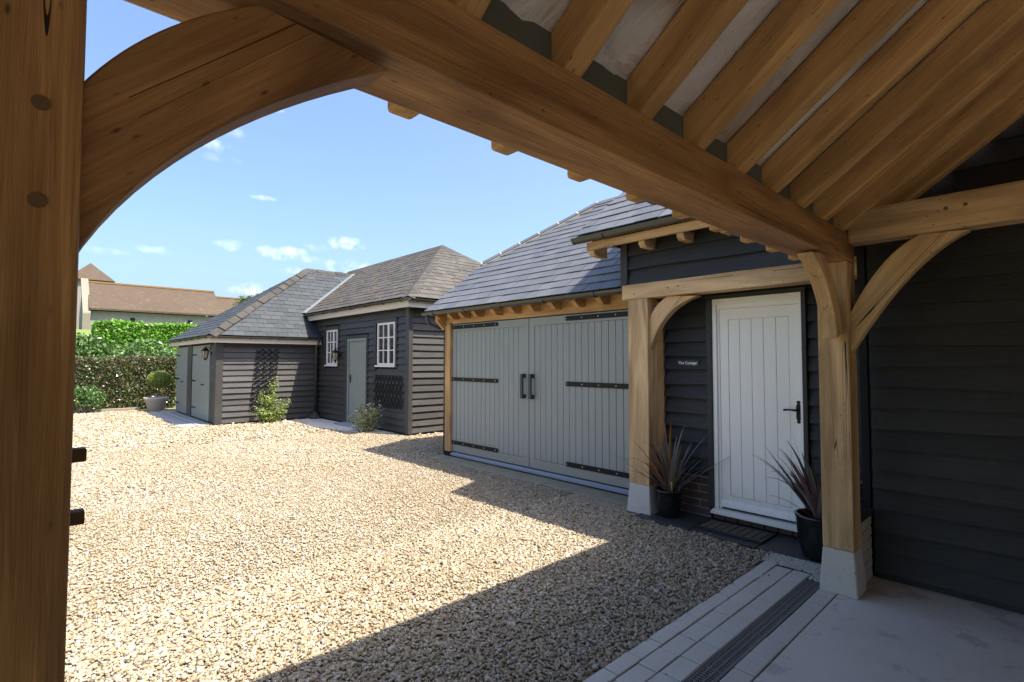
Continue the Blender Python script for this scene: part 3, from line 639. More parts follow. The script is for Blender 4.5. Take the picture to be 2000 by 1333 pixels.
# ================================================================== GARAGE
def build_garage():
    g = thing('garage', (5.06, 5.1, 0), 'oak-framed garage with wide grey double doors and a new slate roof', 'garage')
    m = MB(); m.box(5.115, 5.2, 3.02, 6.98, 0, 2.4); v, f = prism([(5.2, 7.04, 0), (9.64, 7.04, 0), (9.64, 7.04, 2.45), (8.5, 7.04, 3.25), (6.34, 7.04, 3.25), (5.2, 7.04, 2.5)], (0, -.08, 0)); m.add(v, f); m.build('wall', 'dark_wall', g)
    box('corner_post', 5.0, 5.113, 6.862, 7.012, .082, 2.158, 'oak_fresh', g, 'z', .005); box('post_shoe', 4.995, 5.11, 6.855, 7.02, 0, .08, 'black_iron', g)
    box('wall_plate', 5.03, 5.113, 3.13, 7.08, 2.16, 2.40, 'oak_fresh', g, 'y', .005)
    for y in (6.99, 6.66, 6.36, 6.03, 5.60, 5.215, 4.84, 4.455, 4.07, 3.69, 3.31):
        v, f = prism([(4.835, y, 2.33), (4.835, y, 2.285), (4.905, y, 2.222), (5.029, y, 2.222), (5.029, y, 2.46)], (0, .075, 0)); put('rafter_foot', v, f, 'oak_fresh', g, (1, 0, 0))
    curve_brace('gable_bracket', [(4.99, 7.03, 2.06), (4.95, 7.03, 2.12), (4.86, 7.03, 2.20)], [(5.05, 7.03, 2.158), (4.98, 7.03, 2.24), (4.86, 7.03, 2.30)], (0, .06, 0), 'oak_fresh', g, 6)
    v, f = prism([(5.0, 3.14, .03), (5.0, 3.14, .055), (5.04, 3.14, .075), (5.09, 3.14, .075), (5.09, 3.14, .03)], (0, 3.73, 0)); put('threshold', v, f, 'sill_metal', g, (0, 1, 0))
    def leafdoor(y0, y1, hinge):
        X = 5.045; m = MB(); s = .10
        m.box(X, X+.045, y0, y0+s, .092, 2.145); m.box(X, X+.045, y1-s, y1, .092, 2.145); m.box(X, X+.045, y0+s, y1-s, 2.04, 2.145); m.box(X, X+.045, y0+s, y1-s, .092, .212); m.box(X+.02, X+.04, y0+s, y1-s, .212, 2.04)
        d = m.build('door_leaf', 'grey_paint', g); n = round((y1-y0-2*s)/.106); e = np.linspace(y0+s+.002, y1-s-.002, n+1)
        for i in range(n):
            v, f = bevel_mesh(boxv(X+.004, X+.022, e[i]+.002, e[i+1]-.002, .214, 2.038), BOXF, .004); put('plank', v, f, 'grey_paint', d, (0, 0, 1))
        for z in (2.10, 1.258, .236):
            ya, yb = (y1+.01, y1-1.13) if hinge == 1 else (y0-.01, y0+1.09)
            sg = -1 if hinge == 1 else 1
            pts = [(X-.009, ya, z-.03), (X-.009, yb-sg*.02, z-.03), (X-.009, yb, z-.012), (X-.009, yb, z+.012), (X-.009, yb-sg*.02, z+.03), (X-.009, ya, z+.03)]
            v, f = prism(pts, (.008, 0, 0)); put('strap_hinge', v, f, 'black_iron', d, (0, 1, 0))
            v, f = tube([(X-.014, ya-sg*.015, z-.085), (X-.014, ya-sg*.015, z+.085)], .013, 8); put('hinge_knuckle', v, f, 'black_iron', d)
            for k in range(5):
                y = ya+sg*(.05+k*(1.03/4)); v, f = tube([(X-.013, y, z), (X-.009, y, z)], .0085, 8); put('bolt', v, f, 'steel', d)
        yh = y0+.075 if hinge == 1 else y1-.075
        h = MB()
        for z in (1.345, 1.06): h.box(X-.055, X, yh-.022, yh+.022, z-.028, z+.028)
        h.box(X-.075, X-.05, yh-.022, yh+.022, 1.032, 1.373); h.build('pull_handle', 'handle_grey', d)
    leafdoor(5.088, 6.852, 1); leafdoor(3.32, 5.074, 0)
    # roof: a half-hipped end towards the yard
    an = math.atan(.767); td = A(math.cos(an), 0, math.sin(an)); T = 2.62/math.cos(an); P0 = A(4.80, 7.30, 2.358); zr = 2.358+2.62*.767; t1 = 1.26/math.cos(an)
    H1, AP = P0+td*t1, A(7.42, 5.70, zr)
    q = [P0, P0+A(0, -4.13, 0), P0+A(0, -4.13, 0)+td*T, AP, H1]; v, f = prism([p-A(0, 0, .035) for p in q], (0, 0, .028)); rf = put('roof', v, f, 'eaves_board', g)
    q2 = [A(2*7.42-p[0], p[1], p[2]) for p in q]; v, f = prism(q2, (0, 0, .03)); put('back_roof_slope', v, f, 'new_slate', g)
    H2 = A(2*7.42-H1[0], H1[1], H1[2]); v, f = prism([H1, H2, AP], (0, 0, -.03)); put('half_hip_slope', v, f, 'new_slate', g)
    slate_field(rf, P0, (0, -1, 0), td, [(0, 0), (4.08, 0), (4.08, T), (1.6, T), (0, t1)], .195, .26, 'new_slate')
    hd = unit(AP-H1); dn = -td; w1 = unit(dn-hd*(dn@hd)); nh = unit(np.cross(H2-H1, AP-H1)); nh = nh if nh[2] > 0 else -nh; w2 = unit(np.cross(hd, nh)); w2 = w2 if w2[2] < 0 or w2[1] > 0 else -w2
    if w2[1] < 0: w2 = -w2
    ridge_run(g, H1+A(0, .0, .0), AP, w1, w2, 'ridge_tile_grey', ln=.4, wing=.14, lift=.062, mortar='bedding')
    ridge_run(g, AP, AP+A(0, -2.4, 0), dn, A(math.cos(an), 0, -math.sin(an)), 'ridge_tile_grey', ln=.45, wing=.14, lift=.062, mortar='bedding')
    v, f = prism([P0+A(0, -.005, -.04), P0+td*t1+A(0, -.005, -.04), P0+td*t1+A(0, -.005, -.09), P0+A(.06, -.005, -.05)], (0, -.05, 0)); put('verge_board', v, f, 'bedding', g)
    gt = gutter(g, (4.785, 7.31, 2.352), (4.785, 3.205, 2.352), (-1, 0, 0), step=.95)
    v, f = tube([(4.79, 7.22, 2.31), (4.79, 7.22, 2.22), (4.83, 7.2, 2.17), (5.0, 7.1, 2.09), (5.06, 7.075, 2.03), (5.06, 7.075, .05)], .034, 10); put('downpipe', v, f, 'black_plastic', g, smooth=True)
build_garage()

# ================================================================== BARNS ACROSS THE YARD
def window(parent, X, y0, y1, z0, z1):
    """casement in a wall facing -X: frame with mullion, bars, nine panes"""
    m = MB(); b = .045
    m.box(X-.02, X+.05, y0, y0+b, z0, z1); m.box(X-.02, X+.05, y1-b, y1, z0, z1); m.box(X-.02, X+.05, y0+b, y1-b, z1-b, z1); m.box(X-.02, X+.05, y0+b, y1-b, z0, z0+b)
    w = y1-y0-2*b; ym = y0+b+w*.34; m.box(X-.02, X+.05, ym-.028, ym+.028, z0+b, z1-b)
    wd = m.build('window', 'window_white', parent)
    box('sill', X-.06, X+.02, y0-.05, y1+.05, z0-.04, z0-.002, 'window_white', wd, 'y', .004)
    cols = [(y0+b, ym-.028), (ym+.028, ym+.028+(y1-b-ym-.028)/2-.008), (ym+.028+(y1-b-ym-.028)/2+.008, y1-b)]
    yb = (cols[1][1]+cols[2][0])/2; box('glazing_bar', X-.012, X+.03, yb-.011, yb+.011, z0+b, z1-b, 'window_white', wd, 'z')
    zz = np.linspace(z0+b, z1-b, 4)
    for z in zz[1:3]:
        for a, c in cols: box('glazing_bar', X-.012, X+.03, a, c, z-.011, z+.011, 'window_white', wd, 'y')
    for a, c in cols:
        for i in range(3): box('pane', X+.008, X+.014, a+.001, c-.001, zz[i]+.012, zz[i+1]-.012, 'window_glass', wd)
    return wd
BB = 'barn_boards'
def build_stable():
    c = thing('stable_barn', (5.74, 11.5, 0), 'black boarded barn with two white casement windows, hipped old slate roof', 'barn')
    m = MB(); m.box(5.80, 11.0, 9.40, 17.7, 0, 2.84); m.build('wall', 'dark_wall', c)
    holes = [(9.84, 10.80, 1.36, 2.50), (12.74, 13.58, 1.36, 2.46), (11.16, 12.37, -1, 2.16)]
    board_wall(c, 'y', 5.795, 9.40, 14.2, .04, 2.68, (-1, 0, 0), BB, holes, tb=.046)
    board_wall(c, 'x', 9.395, 5.82, 8.2, .04, 2.68, (0, -1, 0), BB, (), tb=.042)
    box('corner_board', 5.735, 5.79, 9.34, 9.46, .03, 2.69, BB, c, 'z', .004); box('corner_board', 5.735, 5.83, 9.325, 9.338, .03, 2.69, BB, c, 'z')
    for y0, y1, z0, z1 in ((9.94, 10.71, 1.46, 2.41), (12.825, 13.49, 1.456, 2.37)):
        window(c, 5.775, y0, y1, z0, z1)
        for a, b, p, q in ((y0-.10, y0-.052, z0-.05, z1+.09), (y1+.052, y1+.10, z0-.05, z1+.09), (y0-.05, y1+.05, z1+.005, z1+.09)): box('window_trim', 5.742, 5.799, a, b, p, q, BB, c, 'z', .003)
        for a, b in ((y0-.05, y0-.003), (y1+.003, y1+.05)): box('window_reveal', 5.78, 5.799, a, b, z0, z1, BB, c, 'z')
    # door
    m = MB(); m.box(5.75, 5.82, 11.24, 11.30, .05, 2.10); m.box(5.75, 5.82, 12.16, 12.22, .05, 2.10); m.box(5.75, 5.82, 11.30, 12.16, 2.04, 2.10); m.build('door_frame', 'barn_door_grey', c)
    for a, b, p, q in ((11.16, 11.235, .03, 2.18), (12.225, 12.37, .03, 2.18), (11.235, 12.225, 2.105, 2.18)): box('door_trim', 5.745, 5.80, a, b, p, q, BB, c, 'z', .003)
    d = box('door', 5.79, 5.82, 11.302, 12.158, .055, 2.036, 'barn_door_grey', c, 'z'); e = np.linspace(11.305, 12.155, 8)
    for i in range(7): v, f = bevel_mesh(boxv(5.782, 5.789, e[i]+.002, e[i+1]-.002, .06, 2.03), BOXF, .002); put('plank', v, f, 'barn_door_grey', d, (0, 0, 1))
    box('handle_plate', 5.772, 5.781, 12.07, 12.11, 1.02, 1.22, 'black_iron', d); v, f = tube([(5.775, 12.09, 1.14), (5.735, 12.09, 1.14), (5.735, 11.98, 1.14)], .009, 6); put('lever_handle', v, f, 'black_iron', d)
    box('door_step', 5.45, 5.79, 11.2, 12.3, -.02, .045, 'grey_slab', c, bev=.006)
    # eaves and roof
    box('fascia', 5.60, 5.63, 9.13, 14.62, 2.665, 2.80, 'cream_paint', c, 'y'); box('fascia', 5.63, 9.5, 9.13, 9.16, 2.665, 2.80, 'cream_paint', c, 'x')
    box('soffit', 5.632, 5.82, 9.165, 14.62, 2.70, 2.715, 'cream_paint', c, 'y'); box('soffit', 5.82, 9.5, 9.165, 9.40, 2.70, 2.715, 'cream_paint', c, 'x')
    gutter(c, (5.545, 9.03, 2.835), (5.545, 14.45, 2.835), (-1, 0, 0), .05, step=.8); gutter(c, (5.50, 9.075, 2.835), (9.4, 9.075, 2.835), (0, -1, 0), .05, step=.8)
    k = .684; an = math.atan(k); E0, AP = A(5.55, 9.08, 2.85), A(8.4, 11.93, 2.85+2.85*k); T = 2.85/math.cos(an); FE = A(8.4, 17.8, AP[2])
    F0 = A(5.55, 17.8, 2.85); N1 = A(11.25, 9.08, 2.85); F1 = A(11.25, 17.8, 2.85); dz = A(0, 0, .03)
    m = MB()
    for q in ([E0, AP, FE, F0], [E0, N1, AP], [N1, F1, FE, AP]): v, f = prism([A(*p)-dz for p in q], (0, 0, .02)); m.add(v, f)
    v, f = prism([F0, FE, F1], (0, .05, 0)); m.add(v, f); rf = m.build('roof', 'old_slate', c)
    td = A(math.cos(an), 0, math.sin(an)); slate_field(rf, F0, (0, -1, 0), td, [(0, 0), (8.72, 0), (5.87, T), (0, T)], .20, .28, 'old_slate', single=False, th=.009, jit=.008)
    td2 = A(0, math.cos(an), math.sin(an)); slate_field(rf, E0, (1, 0, 0), td2, [(0, 0), (5.7, 0), (2.85, T)], .20, .28, 'old_slate', single=False, th=.009, jit=.008)
    def hip(a, b, d1, d2, mat, ln, wing=.15):
        a, b = A(*a), A(*b); h = unit(b-a); ridge_run(c, a, b, d1-h*(d1@h), d2-h*(d2@h), mat, ln=ln, wing=wing)
    hip(E0, AP, A(0, 1, 0), A(1, 0, 0), 'ridge_tile_old', .45); hip(N1, AP, A(-1, 0, 0), A(0, 1, 0), 'ridge_tile_old', .45)
    hip(AP, FE, -td, A(math.cos(an), 0, -math.sin(an)), 'ridge_tile_old', .45)
    # moss clumps
    mb = MB(); r2 = random.Random(5)
    for i in range(190):
        if r2.random() < .6: s, t = r2.uniform(.3, 7.5), r2.uniform(.1, T-.2); p = F0+A(0, -1, 0)*s+td*t; nn = A(-math.sin(an), 0, math.cos(an)); ok = s < 8.72-t*2.85/T
        else: s, t = r2.uniform(.3, 5.2), r2.uniform(.1, T-.2); p = E0+A(1, 0, 0)*s+td2*t; nn = A(0, -math.sin(an), math.cos(an)); ok = t*2.85/T < s < 5.7-t*2.85/T
        if not ok: continue
        p = p+nn*.028; n = 6; rad = r2.uniform(.02, .07); fr = frame(nn); v = [p+nn*rad*.5]
        st = r2.uniform(.5, 2.2)
        for q in range(n): a = 2*math.pi*q/n; v.append(p+fr[:, 1]*rad*math.cos(a)*st*r2.uniform(.6, 1.2)+fr[:, 2]*rad*math.sin(a)*r2.uniform(.6, 1.2)-nn*.01)
        mb.add(v, [(0, 1+q, 1+(q+1) % n) for q in range(n)])
    tag(mb.build('moss', 'moss', rf), kind='stuff')
rough_mat('moss', (.07, .042, .022), (.11, .068, .038), 30, .95, .6, .01)
build_stable()

def build_store():
    c = thing('store_barn', (3.25, 16, 0), 'low black boarded store with grey side doors and mossy hip tiles', 'barn')
    m = MB(); m.box(3.30, 6.2, 14.03, 18.7, 0, 2.14); m.build('wall', 'dark_wall', c)
    board_wall(c, 'x', 14.025, 3.40, 5.735, .04, 2.02, (0, -1, 0), BB, (), tb=.044)
    board_wall(c, 'y', 3.295, 14.15, 18.7, .04, 2.0, (-1, 0, 0), BB, [(14.62, 16.56, -1, 1.99), (17.08, 18.66, -1, 1.99)], tb=.03)
    box('corner_board', 3.235, 3.395, 13.965, 13.99, .0, 2.03, BB, c, 'z', .004); box('corner_board', 3.235, 3.26, 13.991, 14.16, .0, 2.03, BB, c, 'z', .004)
    for y0, y1 in ((14.64, 16.53), (17.1, 18.64)):
        d = box('door_leaf', 3.262, 3.30, y0, y1, .04, 1.965, 'barn_door_grey', c, 'z'); n = int((y1-y0)/.13); e = np.linspace(y0, y1, n+1)
        for i in range(n): v, f = bevel_mesh(boxv(3.253, 3.261, e[i]+.002, e[i+1]-.002, .045, 1.96), BOXF, .002); put('plank', v, f, 'barn_door_grey', d, (0, 0, 1))
        for z in (1.72, 1.02, .30):
            v, f = prism([(3.243, y1+.02, z-.025), (3.243, y1+.02, z+.025), (3.243, y1-.5, z+.012), (3.243, y1-.5, z-.012)], (.009, 0, 0)); put('strap_hinge', v, f, 'black_iron', d)
        box('latch', 3.235, 3.252, y0+.55, y0+.85, .93, .955, 'black_iron', d)
    box('door_post', 3.235, 3.30, 16.56, 17.07, .0, 2.0, BB, c, 'z', .004)
    box('fascia', 3.075, 5.74, 13.80, 13.83, 1.995, 2.125, 'cream_paint', c, 'x'); box('fascia', 3.075, 3.105, 13.831, 18.9, 1.995, 2.125, 'cream_paint', c, 'y')
    box('soffit', 3.11, 5.74, 13.835, 14.02, 2.03, 2.045, 'cream_paint', c, 'x'); box('soffit', 3.106, 3.29, 14.021, 18.85, 2.03, 2.045, 'cream_paint', c, 'y')
    gutter(c, (3.02, 13.745, 2.148), (5.74, 13.745, 2.148), (0, -1, 0), .048, step=.8); gutter(c, (3.025, 13.70, 2.148), (3.025, 18.93, 2.148), (-1, 0, 0), .048, step=.8)
    E0, E1, AP, RE = A(3.05, 13.77, 2.16), A(3.05, 18.93, 2.16), A(6.3, 16.35, 4.44), A(8.3, 16.35, 4.44); R0, R1 = A(5.72, 13.77, 2.16), A(8.3, 18.93, 2.16); m = MB()
    for q in ([E0, R0, A(8.0, 16.35, 4.44), AP], [E1, E0, AP], [R1, E1, AP, RE]): v, f = prism([p-A(0, 0, .03) for p in q], (0, 0, .02)); m.add(v, f)
    rf = m.build('roof', 'blue_slate', c); a1 = math.atan(2.28/2.58); T1 = 2.58/math.cos(a1); a2 = math.atan(2.28/3.25); T2 = 3.25/math.cos(a2)
    slate_field(rf, E0, (1, 0, 0), (0, math.cos(a1), math.sin(a1)), [(0, 0), (2.67, 0), (4.95, T1), (3.25, T1)], .18, .26, 'blue_slate', single=False, th=.008)
    slate_field(rf, E1, (0, -1, 0), (math.cos(a2), 0, math.sin(a2)), [(0, 0), (5.16, 0), (2.58, T2)], .18, .26, 'blue_slate', single=False, th=.008)
    h = unit(AP-E0); d1, d2 = A(0, 1, 0), A(1, 0, 0); ridge_run(c, E0, AP, d1-h*(d1@h), d2-h*(d2@h), 'ridge_tile_old', ln=.34, wing=.17, th=.035, lift=.06, jit=.012)
    ridge_run(c, AP, A(7.85, 16.35, 4.44), (0, -math.cos(a1), -math.sin(a1)), (0, math.cos(a1), -math.sin(a1)), 'ridge_tile_old', ln=.34, wing=.15, th=.03, lift=.05, jit=.012)
    # lead valley
    va, vb = A(5.56, 14.56, 2.86), A(7.9, 16.35, 4.45); n1 = A(0, -math.sin(a1), math.cos(a1))*.05; w = unit(np.cross(vb-va, A(0, 0, 1)))*.06
    v, f = prism([va-w, va+w, vb+w, vb-w], n1*.3); put('lead_valley', np.array(v)+n1*.9+A(-.03, -.03, 0), f, 'lead', c)
    v, f = tube([(5.66, 13.76, 2.10), (5.66, 13.80, 2.02), (5.66, 13.93, 1.93), (5.66, 13.93, .08)], .036, 8); put('downpipe', v, f, 'black_plastic', c, smooth=True)
    v, f = lathe((5.6, 13.8, 0), [(.16, 0), (.16, .06), (.05, .16), (.05, .2)], 10); put('gully_cover', v, f, 'dark_slab', c)
build_store()

def lantern(loc, out, label):
    o = thing('wall_lantern', loc, label, 'lantern', 'black wall lanterns on the barns'); p, u = A(*loc), unit(out); q = p+u*.12
    v, f = tube([p-u*.01, p+u*.008], .05, 10); put('back_plate', v, f, 'black_iron', o)
    v, f = tube([p+u*.005+A(0, 0, .10), p+u*.07+A(0, 0, .17), q+A(0, 0, .15)], .011, 6); put('arm', v, f, 'black_iron', o)
    v, f = lathe(q, [(.045, -.12), (.078, .06)], 6); put('glass', v, f, 'lamp_glass', o)
    v, f = lathe(q, [(.095, .06), (.09, .075), (.045, .13), (.02, .14), (.012, .17)], 6); put('cap', v, f, 'black_iron', o)
    v, f = lathe(q, [(.01, -.17), (.03, -.15), (.05, -.12)], 6); put('base', v, f, 'black_iron', o)
    for k in range(6): a = math.pi*k/3; v, f = tube([q+A(.046*math.cos(a), .046*math.sin(a), -.12), q+A(.08*math.cos(a), .08*math.sin(a), .06)], .006, 5); put('glazing_rod', v, f, 'black_iron', o)
lantern((5.735, 12.62, 1.70), (-1, 0, 0), 'black coach lantern beside the small window and grey barn door')
lantern((3.23, 14.42, 1.74), (-1, 0, 0), 'black coach lantern on the corner of the low store')

def trellis(loc, axis, out, s0, s1, z0, z1, sp, label, lean=0.0, ang=45):
    o = thing('trellis', loc, label, 'trellis'); ax, u = A(*axis), unit(out); base = A(*loc); base[2] = 0; H = z1-z0; W = s1-s0; k = math.tan(R(ang))
    def clipl(s, z, ds, dz):
        ts = [-99, 99]
        for p, d, a, b in ((s, ds, s0, s1), (z, dz, z0, z1)):
            t0, t1 = sorted(((a-p)/d, (b-p)/d)); ts = [max(ts[0], t0), min(ts[1], t1)]
        return ts
    for sg, off in ((1, .012), (-1, .024)):
        q = s0-H/k if sg > 0 else s0
        while q < s1+H/k:
            t = clipl(q, z0, sg/math.hypot(1, k), k/math.hypot(1, k)); ds, dz = sg/math.hypot(1, k), k/math.hypot(1, k)
            if t[1]-t[0] > .06:
                P = [base+ax*(q+ds*tt+lean*(z0+dz*tt-z0))+A(0, 0, z0+dz*tt)+u*off for tt in t]; fr = frame(P[1]-P[0], u); h = .011
                pts = [P[0]+fr[:, 2]*h-u*.004, P[0]-fr[:, 2]*h-u*.004, P[0]-fr[:, 2]*h+u*.005, P[0]+fr[:, 2]*h+u*.005]; v, f = prism(pts, P[1]-P[0]); put('lath', v, f, 'black_iron', o, P[1]-P[0])
            q += sp
trellis((4.3, 13.985, 1.0), (1, 0, 0), (0, -1, 0), -.30, .26, .28, 1.86, .165, 'tall black diamond trellis on the low store wall', .10, 38)
trellis((5.76, 10.2, .9), (0, 1, 0), (-1, 0, 0), -.62, .62, .52, 1.24, .15, 'wide black diamond trellis under the larger barn window', 0, 52)

# ================================================================== SMALL THINGS BY THE DOOR
def sign():
    o = thing('house_sign', (4.945, 2.652, 1.53), 'small dark slate house sign lettered The Cottage', 'sign')
    v, f = bevel_mesh(boxv(4.936, 4.944, 2.534, 2.77, 1.496, 1.566), BOXF, .002); put('plaque', v, f, 'sign_slate', o)
    cu = bpy.data.curves.new('lettering', 'FONT'); cu.body = 'The Cottage'; cu.size = .040; cu.extrude = .0006; cu.align_x = 'CENTER'; cu.align_y = 'CENTER'; cu.offset = .0006
    t = bpy.data.objects.new('lettering_curve', cu); COL.objects.link(t); dg = bpy.context.evaluated_depsgraph_get(); me = bpy.data.meshes.new_from_object(t.evaluated_get(dg)); bpy.data.objects.remove(t)
    me.materials.clear(); me.materials.append(M['sign_white'])
    rot = np.stack([A(0, -1, 0), A(0, 0, 1), A(-1, 0, 0)], 1); link(bpy.data.objects.new('lettering', me), o, mw_of(rot, A(4.9345, 2.657, 1.531)))
    for y in (2.546, 2.758): v, f = tube([(4.936, y, 1.531), (4.9345, y, 1.531)], .003, 8); put('screw', v, f, 'steel', o)
sign()
def doormat():
    o = thing('doormat', (4.70, 2.08, .02), 'dark rubber doormat with ribbed coir bars before the white door', 'doormat'); x0, x1, y0, y1 = 4.53, 4.84, 1.785, 2.405
    m = MB(); z0, z1 = .015, .032; m.box(x0, x1, y0, y0+.03, z0, z1); m.box(x0, x1, y1-.03, y1, z0, z1); m.box(x0, x0+.03, y0+.03, y1-.03, z0, z1); m.box(x1-.03, x1, y0+.03, y1-.03, z0, z1); m.box(x0+.03, x1-.03, y0+.03, y1-.03, z0, z0+.004); m.build('rubber_frame', 'rubber', o)
    xs = np.linspace(x0+.04, x1-.04, 9); ys = np.linspace(y0+.035, y1-.035, 9)
    for x in xs:
        for j in range(8): box('coir_bar', x-.009, x+.009, ys[j]+.006, ys[j+1]-.006, z0+.0045, z1-.001, 'mat_coir', o)
doormat()
def potted(loc, r, h, n, ln, seed, label, tilt=(0, 0)):
    o = thing('potted_cordyline', loc, label, 'potted plant'); rr = random.Random(seed); p = A(*loc)
    v, f = lathe(p, [(r*.62, 0), (r*.72, .01), (r*.86, h*.3), (r*.96, h*.65), (r, h*.93), (r*1.05, h*.95), (r*1.05, h), (r*.93, h), (r*.91, h*.86)], 28); put('pot', v, f, 'glazed_pot', o, smooth=True)
    v, f = lathe(p, [(r*.9, h*.8), (r*.5, h*.86), (.01, h*.87)], 16); put('compost', v, f, 'soil', o)
    mats = ['blade_grey']*5+['blade_purple']*4+['blade_olive']*3+['blade_red']*2+['blade_straw', 'blade_orange']
    for i in range(n):
        a = rr.uniform(0, 2*math.pi); lean = rr.uniform(.10, .95)**1.0; L = ln*rr.uniform(.6, 1.12); w = rr.uniform(.011, .019)
        d = A(math.cos(a), math.sin(a), 0); side = A(-d[1], d[0], 0); droop = rr.uniform(.0, .55)+(.9 if rr.random() < .16 else 0); q = p+A(0, 0, h*.84)+d*rr.uniform(0, r*.25); th = lean*1.0; ns = 7; v = []; f = []
        for k in range(ns+1):
            t = k/ns; ww = w*(1-.25*abs(t-.35))*(1-t**3)+.0008
            v += [q+side*ww+A(0, 0, ww*.35), q, q-side*ww+A(0, 0, ww*.35)]
            an = th+droop*t*t*1.5; q = q+(d*math.sin(an)+A(0, 0, math.cos(an)))*L/ns+side*.004*math.sin(i)
        for k in range(ns): b = 3*k; f += [(b, b+1, b+4, b+3), (b+1, b+2, b+5, b+4)]
        mt = 'blade_orange' if droop > 1.1 and rr.random() < .5 else ('blade_straw' if droop > 1.0 else rr.choice(mats))
        put('leaf_blade', v, f, mt, o, d*math.sin(th)+A(0, 0, math.cos(th)), side, smooth=True)
potted((4.665, 2.725, .012), .125, .27, 58, .70, 11, 'spiky purple-grey cordyline in black pot beside the oak porch post')
potted((4.56, 1.36, .012), .165, .335, 60, .68, 23, 'spiky bronze cordyline in larger black pot behind the carport post')
def dark_chips():
    mb = MB(); rr = random.Random(4)
    for i in range(2400):
        x, y = rr.uniform(4.09, 4.46), rr.uniform(1.195, 1.67)
        if x < 4.21 and y > 1.3: continue
        s = rr.uniform(.0035, .009); v, f = tube([(x, y, -.002), (x+rr.uniform(-.004, .004), y, s*.8)], [s, s*.6], 5); mb.add(v, f, rr.random())
    tag(mb.build('slate_chippings', 'sett'), 'loose grey slate chippings at the end of the paving blocks', 'chippings', kind='stuff')
dark_chips()

# ================================================================== VEGETATION
def leaves(name, pts, size, mat, parent, nrm=None, flat=.0, kind=None, origin=None, tint=None, asp=.55):
    """one mesh of leaf-shaped quads (pointed, folded a little) at pts"""
    n = len(pts); d = rng.normal(size=(n, 3)); d[:, 2] -= .25
    if nrm is not None: d += np.asarray(nrm)*flat
    d /= np.linalg.norm(d, axis=1)[:, None]; e = np.cross(d, rng.normal(size=(n, 3))); e /= np.linalg.norm(e, axis=1)[:, None]; s = size*rng.uniform(.6, 1.25, n)[:, None]; g = np.cross(d, e)
    v = np.empty((n, 4, 3)); v[:, 0] = pts-e*s*.5; v[:, 1] = pts+g*s*asp*.5+d*s*.1; v[:, 2] = pts+e*s*.5; v[:, 3] = pts-g*s*asp*.5+d*s*.1; v = v.reshape(-1, 3)
    me = bpy.data.meshes.new(name); o = np.array(origin if origin is not None else pts.mean(0)); me.vertices.add(4*n); me.vertices.foreach_set('co', (v-o).astype(np.float32).ravel()); me.loops.add(4*n); me.loops.foreach_set('vertex_index', np.arange(4*n, dtype=np.int32))
    me.polygons.add(n); me.polygons.foreach_set('loop_start', np.arange(0, 4*n, 4, dtype=np.int32)); me.polygons.foreach_set('loop_total', np.full(n, 4, dtype=np.int32))
    t = rng.uniform(0, 1, n) if tint is None else np.clip(tint, 0, 1); me.attributes.new('tint', 'FLOAT', 'POINT').data.foreach_set('value', np.repeat(t, 4).astype(np.float32)); me.materials.append(M[mat]); me.update(calc_edges=True)
    ob = link(bpy.data.objects.new(name, me), parent, Matrix.Translation(Vector(o))); 
    if kind: tag(ob, kind=kind)
    return ob
def stems(parent, base, tips, r, mat='bark', name='stem'):
    m = MB()
    for t in tips:
        b = A(*base)+A(random.uniform(-.02, .02), random.uniform(-.02, .02), 0); mid = (b+A(*t))/2+A(random.uniform(-.04, .04), random.uniform(-.04, .04), .02); v, f = tube([b, mid, A(*t)], [r, r*.75, r*.3], 5); m.add(v, f)
    m.build(name, mat, parent)
def hedge(x0, x1, y0, y1, z0, z1, n, size, mat, name, label, cat, bump=.08, flat=.6, top=.25):
    h = thing(name, ((x0+x1)/2, (y0+y1)/2, z0), label, cat); P, Nn = [], []
    k = int(n*(1-top)); x = rng.uniform(x0, x1, k); z = z0+(z1-z0)*rng.uniform(0, 1, k); dep = np.abs(rng.normal(0, .09, k)); wob = bump*(np.sin(x*2.1+z*3)+np.sin(x*5.3-z*2.2)*.6)
    P.append(np.stack([x, y0+dep-wob*.6, z], 1)); Nn.append(np.tile([0, -1, .25], (k, 1)))
    k = n-k; x = rng.uniform(x0, x1, k); y = rng.uniform(y0, y1, k); P.append(np.stack([x, y, z1-np.abs(rng.normal(0, .06, k))+bump*.6*(np.sin(x*3.1)+np.sin(x*7.7+y*4)*.5)+(rng.uniform(0, 1, k) > .93)*rng.uniform(0, .12, k)], 1)); Nn.append(np.tile([0, -.2, 1], (k, 1)))
    k = n//8
    for xe, sx in ((x0, -1), (x1, 1)): P.append(np.stack([xe-sx*np.abs(rng.normal(0, .08, k)), rng.uniform(y0, y1, k), z0+(z1-z0)*rng.uniform(0, 1, k)], 1)); Nn.append(np.tile([sx, 0, .2], (k, 1)))
    P, Nn = np.concatenate(P), np.concatenate(Nn)
    leaves('foliage', P, size, mat, h, Nn, flat, 'stuff')
    # twiggy inside, seen only through the gaps
    m = MB(); X = x0+.1
    while X < x1:
        yy = (y0+y1)/2+random.uniform(-.1, .1); v, f = tube([(X, yy, z0-.02), (X+random.uniform(-.1, .1), yy, (z0+z1)/2), (X+random.uniform(-.2, .2), yy+random.uniform(-.1, .1), z1-.1)], [.03, .02, .008], 5); m.add(v, f); X += .3
    m.build('stem', 'bark', h)
    k = n//2; leaves('inner_foliage', np.stack([rng.uniform(x0+.05, x1-.05, k), rng.uniform(y0+.15, y1-.1, k), rng.uniform(z0, z1-.1, k)], 1), size*1.5, mat, h, None, 0, 'stuff')
    return h
hedge(-3.2, 3.55, 20.35, 21.1, .05, 1.68, 22000, .075, 'beech_leaf', 'beech_hedge', 'clipped copper and green beech hedge along the far side of the gravel', 'hedge', .05)
